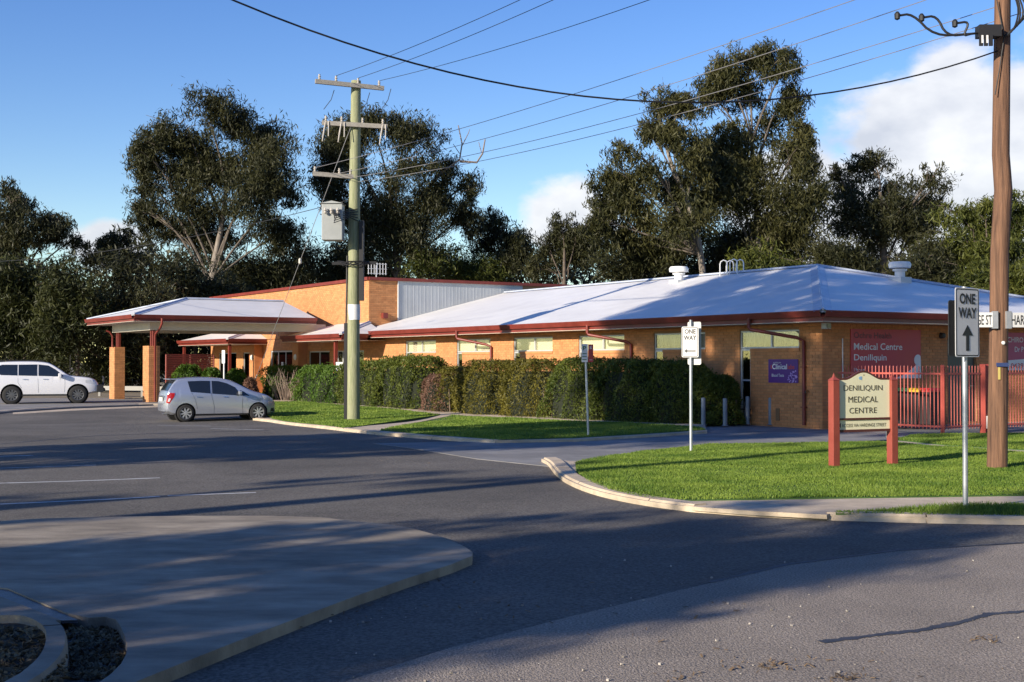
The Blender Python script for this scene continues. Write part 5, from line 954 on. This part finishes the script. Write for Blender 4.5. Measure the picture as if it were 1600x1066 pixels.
tree('gum_tree', 'small dark gum above the grey cladding sheets', 102, [(770, 342, 26, 16), (800, 372, 28, 24), (760, 382, 32, 26), (815, 402, 24, 24), (780, 420, 44, 24)], [(785, 575), (785, 460), (785, 390)], GUM, DARKB, rt=.25)
tree('gum_tree', 'dark gum standing high at the left edge of the picture', 90, [(5, 298, 16, 24), (30, 330, 28, 24), (70, 342, 28, 16), (96, 356, 26, 20), (40, 372, 48, 24), (112, 376, 20, 16), (15, 400, 44, 22), (-40, 330, 40, 40), (-50, 400, 50, 40)], [(20, 575), (22, 460), (28, 390)], GUM, DARKB)
tree('gum_tree', 'low dark tree between the left edge gum and the forked gum', 96, [(168, 388, 18, 16), (192, 372, 13, 18), (200, 402, 38, 22), (150, 410, 30, 20)], [(180, 575), (182, 460), (185, 400)], GUM, DARKB, rt=.22)
under = [(76, [(20, 432, 52, 34), (60, 480, 62, 44), (10, 520, 60, 50), (60, 560, 60, 44), (-50, 470, 60, 60)], 40, 'bushy olive tree behind the white wagon, far left'), (74, [(110, 440, 48, 36), (140, 490, 54, 44), (100, 530, 56, 44), (150, 570, 60, 40)], 122, 'bushy olive tree behind the left brick pier'), (78, [(215, 432, 52, 36), (250, 476, 56, 44), (190, 500, 44, 46), (230, 545, 60, 50), (190, 582, 46, 32)], 222, 'bushy dark tree between the two brick piers'), (80, [(302, 430, 46, 38), (300, 480, 46, 44), (320, 530, 46, 46), (280, 570, 50, 36), (350, 470, 36, 40)], 305, 'bushy dark tree behind the red screen fence'), (96, [(400, 428, 60, 34), (470, 408, 52, 38), (440, 450, 60, 24), (365, 420, 34, 28)], 425, 'dark tree mass above the long brick parapet'), (98, [(540, 415, 52, 38), (600, 428, 44, 20), (520, 440, 40, 20)], 545, 'dark tree low behind the green pole'), (100, [(660, 412, 48, 28), (710, 415, 50, 30), (750, 428, 44, 22)], 700, 'olive tree over the grey cladding, below the many-limbed gum'), (86, [(960, 422, 52, 28), (1030, 402, 52, 36), (1000, 440, 60, 20)], 1000, 'dark undergrowth tree behind the roof ladder'), (84, [(1100, 420, 60, 28), (1140, 400, 44, 30)], 1115, 'dark undergrowth tree under the leaning gum'), (76, [(1195, 408, 44, 24), (1230, 425, 44, 22), (1170, 425, 30, 16)], 1205, 'pale olive wattle just behind the roof hip'), (82, [(1320, 420, 46, 26), (1290, 400, 36, 30), (1360, 440, 50, 20)], 1325, 'dark undergrowth tree left of the right roof vent'), (80, [(1430, 425, 48, 32), (1470, 440, 46, 28), (1450, 390, 34, 30)], 1448, 'dark undergrowth tree right of the right roof vent'), (76, [(1530, 445, 52, 34), (1590, 450, 48, 40), (1640, 440, 40, 60)], 1565, 'olive undergrowth tree behind the street name signs')]
for i, (Y, cl, tu, lb) in enumerate(under): tree('bushy_tree', lb, Y, cl, [(tu, 575), (tu, 520), (tu, 470)], (OLVD if tu < 300 else OLV) if 'olive' in lb else GUM, DARKB, dens=80, leaf=.18, rt=.16, grp='lower trees behind the medical centre', droop=.5, tufts=30, gap=.40)
# a far-off wood closes the gaps at the foot of the trees
n = 70000; X = rng.uniform(-62, 78, n); Z = rng.uniform(0, 1, n) ** .75 * (11.2 + 1.6 * np.sin(X * .35) + 1.3 * np.sin(X * .9 + 1) + .8 * np.sin(X * 2.3)); C = np.stack([X, 116 + rng.normal(0, 2.5, n) + 1.5 * np.sin(Z * 2 + X), Z], 1); V, Fq = leafquads(C, .36, .3, .8); tag(npmesh('far_wood', V, Fq, GUM), 'dark far-off wood seen between the trunks', 'wood', kind='stuff')
# trees beside and behind the viewer, out of the picture, whose shadows lie over the street; the dense ones are added to block sky light
def shade_tree(t0, prof, label, per=26, rad=.55, thick=2.2, rt=.3, slits=()):      # prof: (height, left edge, right edge) of the crown measured across the light
    sc0 = sum((p[1] + p[2]) / 2 for p in prof) / len(prof); nx, ny = .682, -.731; X = .731 * t0 + nx * sc0; Y = .682 * t0 + ny * sc0; o = empty('unseen_tree', (X, Y, -.1), 0, label, 'tree', 'street trees outside the view'); Cs = []; lim = []; z = prof[0][0]
    while z < prof[-1][0]:
        lo = interp([(p[0], p[1]) for p in prof], z); hi = interp([(p[0], p[2]) for p in prof], z)
        for _ in range(max(1, int(per * (hi - lo) / 7 + random.random()))):
            s_ = random.uniform(lo + rad * .5, hi - rad * .5) - sc0; q = random.gauss(0, thick * .5); c = np.array([nx * s_ + .731 * q, ny * s_ + .682 * q, z + q * .33 + random.uniform(-.3, .3)]); lim.append(c); r = rad * random.uniform(.5, 1.1)
            if any(abs(s_ + sc0 - a) < w + r * .45 and b < c[2] - q * .33 < d for a, w, b, d in slits): lim.pop(); continue
            k = int(210 * r * r) + 30; Cs.append(c + rng.normal(size=(k, 3)) * np.array([.5, .5, .4]) * r)
        z += .5
    V, Fq = leafquads(np.concatenate(Cs), .15, .36, .6); npmesh('crown', V, Fq, GUM, o); mb = MB(); zt_ = prof[-1][0]; mb.tube([(0, 0, 0), (.1, .1, zt_ * .45), (0, 0, zt_ * .9)], [rt, rt * .8, rt * .2], 8)
    for c in lim[::4]: mb.tube([Vector((0, 0, max(2.5, c[2] - 1.5 - .3 * Vector((c[0], c[1])).length))), Vector(c)], [.06, .02], 5, False)
    mb.build('trunk', DARKB, o, smooth=True)
shade_tree(-13, [(3.4, -11.9, -6.0), (6.05, -12.2, -5.95), (6.6, -11.8, -5.95), (7.0, -11.2, -6.0), (7.5, -10.5, -6.05), (8.1, -9.3, -6.15), (8.4, -8.0, -6.2), (8.8, -7.3, -6.3)], 'broad street tree behind the viewer whose shade covers the concrete island', 46, slits=((-8.7, .2, 5.5, 7.1), (-7.4, .22, 5.2, 6.3), (-10.4, .12, 6.2, 7.2)))
shade_tree(-8, [(6.2, -25.5, -21.8), (9, -25, -19.5), (11.5, -25, -18.0), (15, -25, -18.2), (19, -24.5, -18.6), (21.5, -24, -19.5)], 'tall street tree left of the view shading the driveway and roof end', 26)
shade_tree(-6, [(6.2, -28.2, -25), (9.5, -26.4, -24.8), (12.0, -26.4, -24.3), (13.2, -27, -24.3), (15, -29, -24), (19, -29.8, -24), (21, -30, -25)], 'tall street tree left of the view shading hedge and roof', 26)
shade_tree(-16, [(7.6, -18.6, -13.5), (11, -18, -14)], 'thin street tree casting light streaks on the road', 3, .4)
shade_tree(-12, [(13.4, -18.0, -11.5), (16, -17.5, -11), (19, -16, -11)], 'sparse tall street tree whose thin shadows streak the side roof', 4, .5)
for X, Y, lb in ((9, -14, 'added dense tree blocking sky light, well behind the viewer'), (18, -9, 'added dense tree blocking sky light, behind and right of the viewer'), (25, 2, 'added dense tree blocking sky light, right of the viewer'), (30, 14, 'added dense tree blocking sky light, right of the picture')):  # added unseen trees, only there to keep sky light off the near ground
    s0, t0 = .682 * X - .731 * Y, .731 * X + .682 * Y; shade_tree(t0, [(3, s0 - 2.5, s0 + 2.5), (6, s0 - 4.5, s0 + 4.5), (11, s0 - 4.5, s0 + 4.5), (15, s0 - 2, s0 + 2)], lb, 7, 1.1, 6)
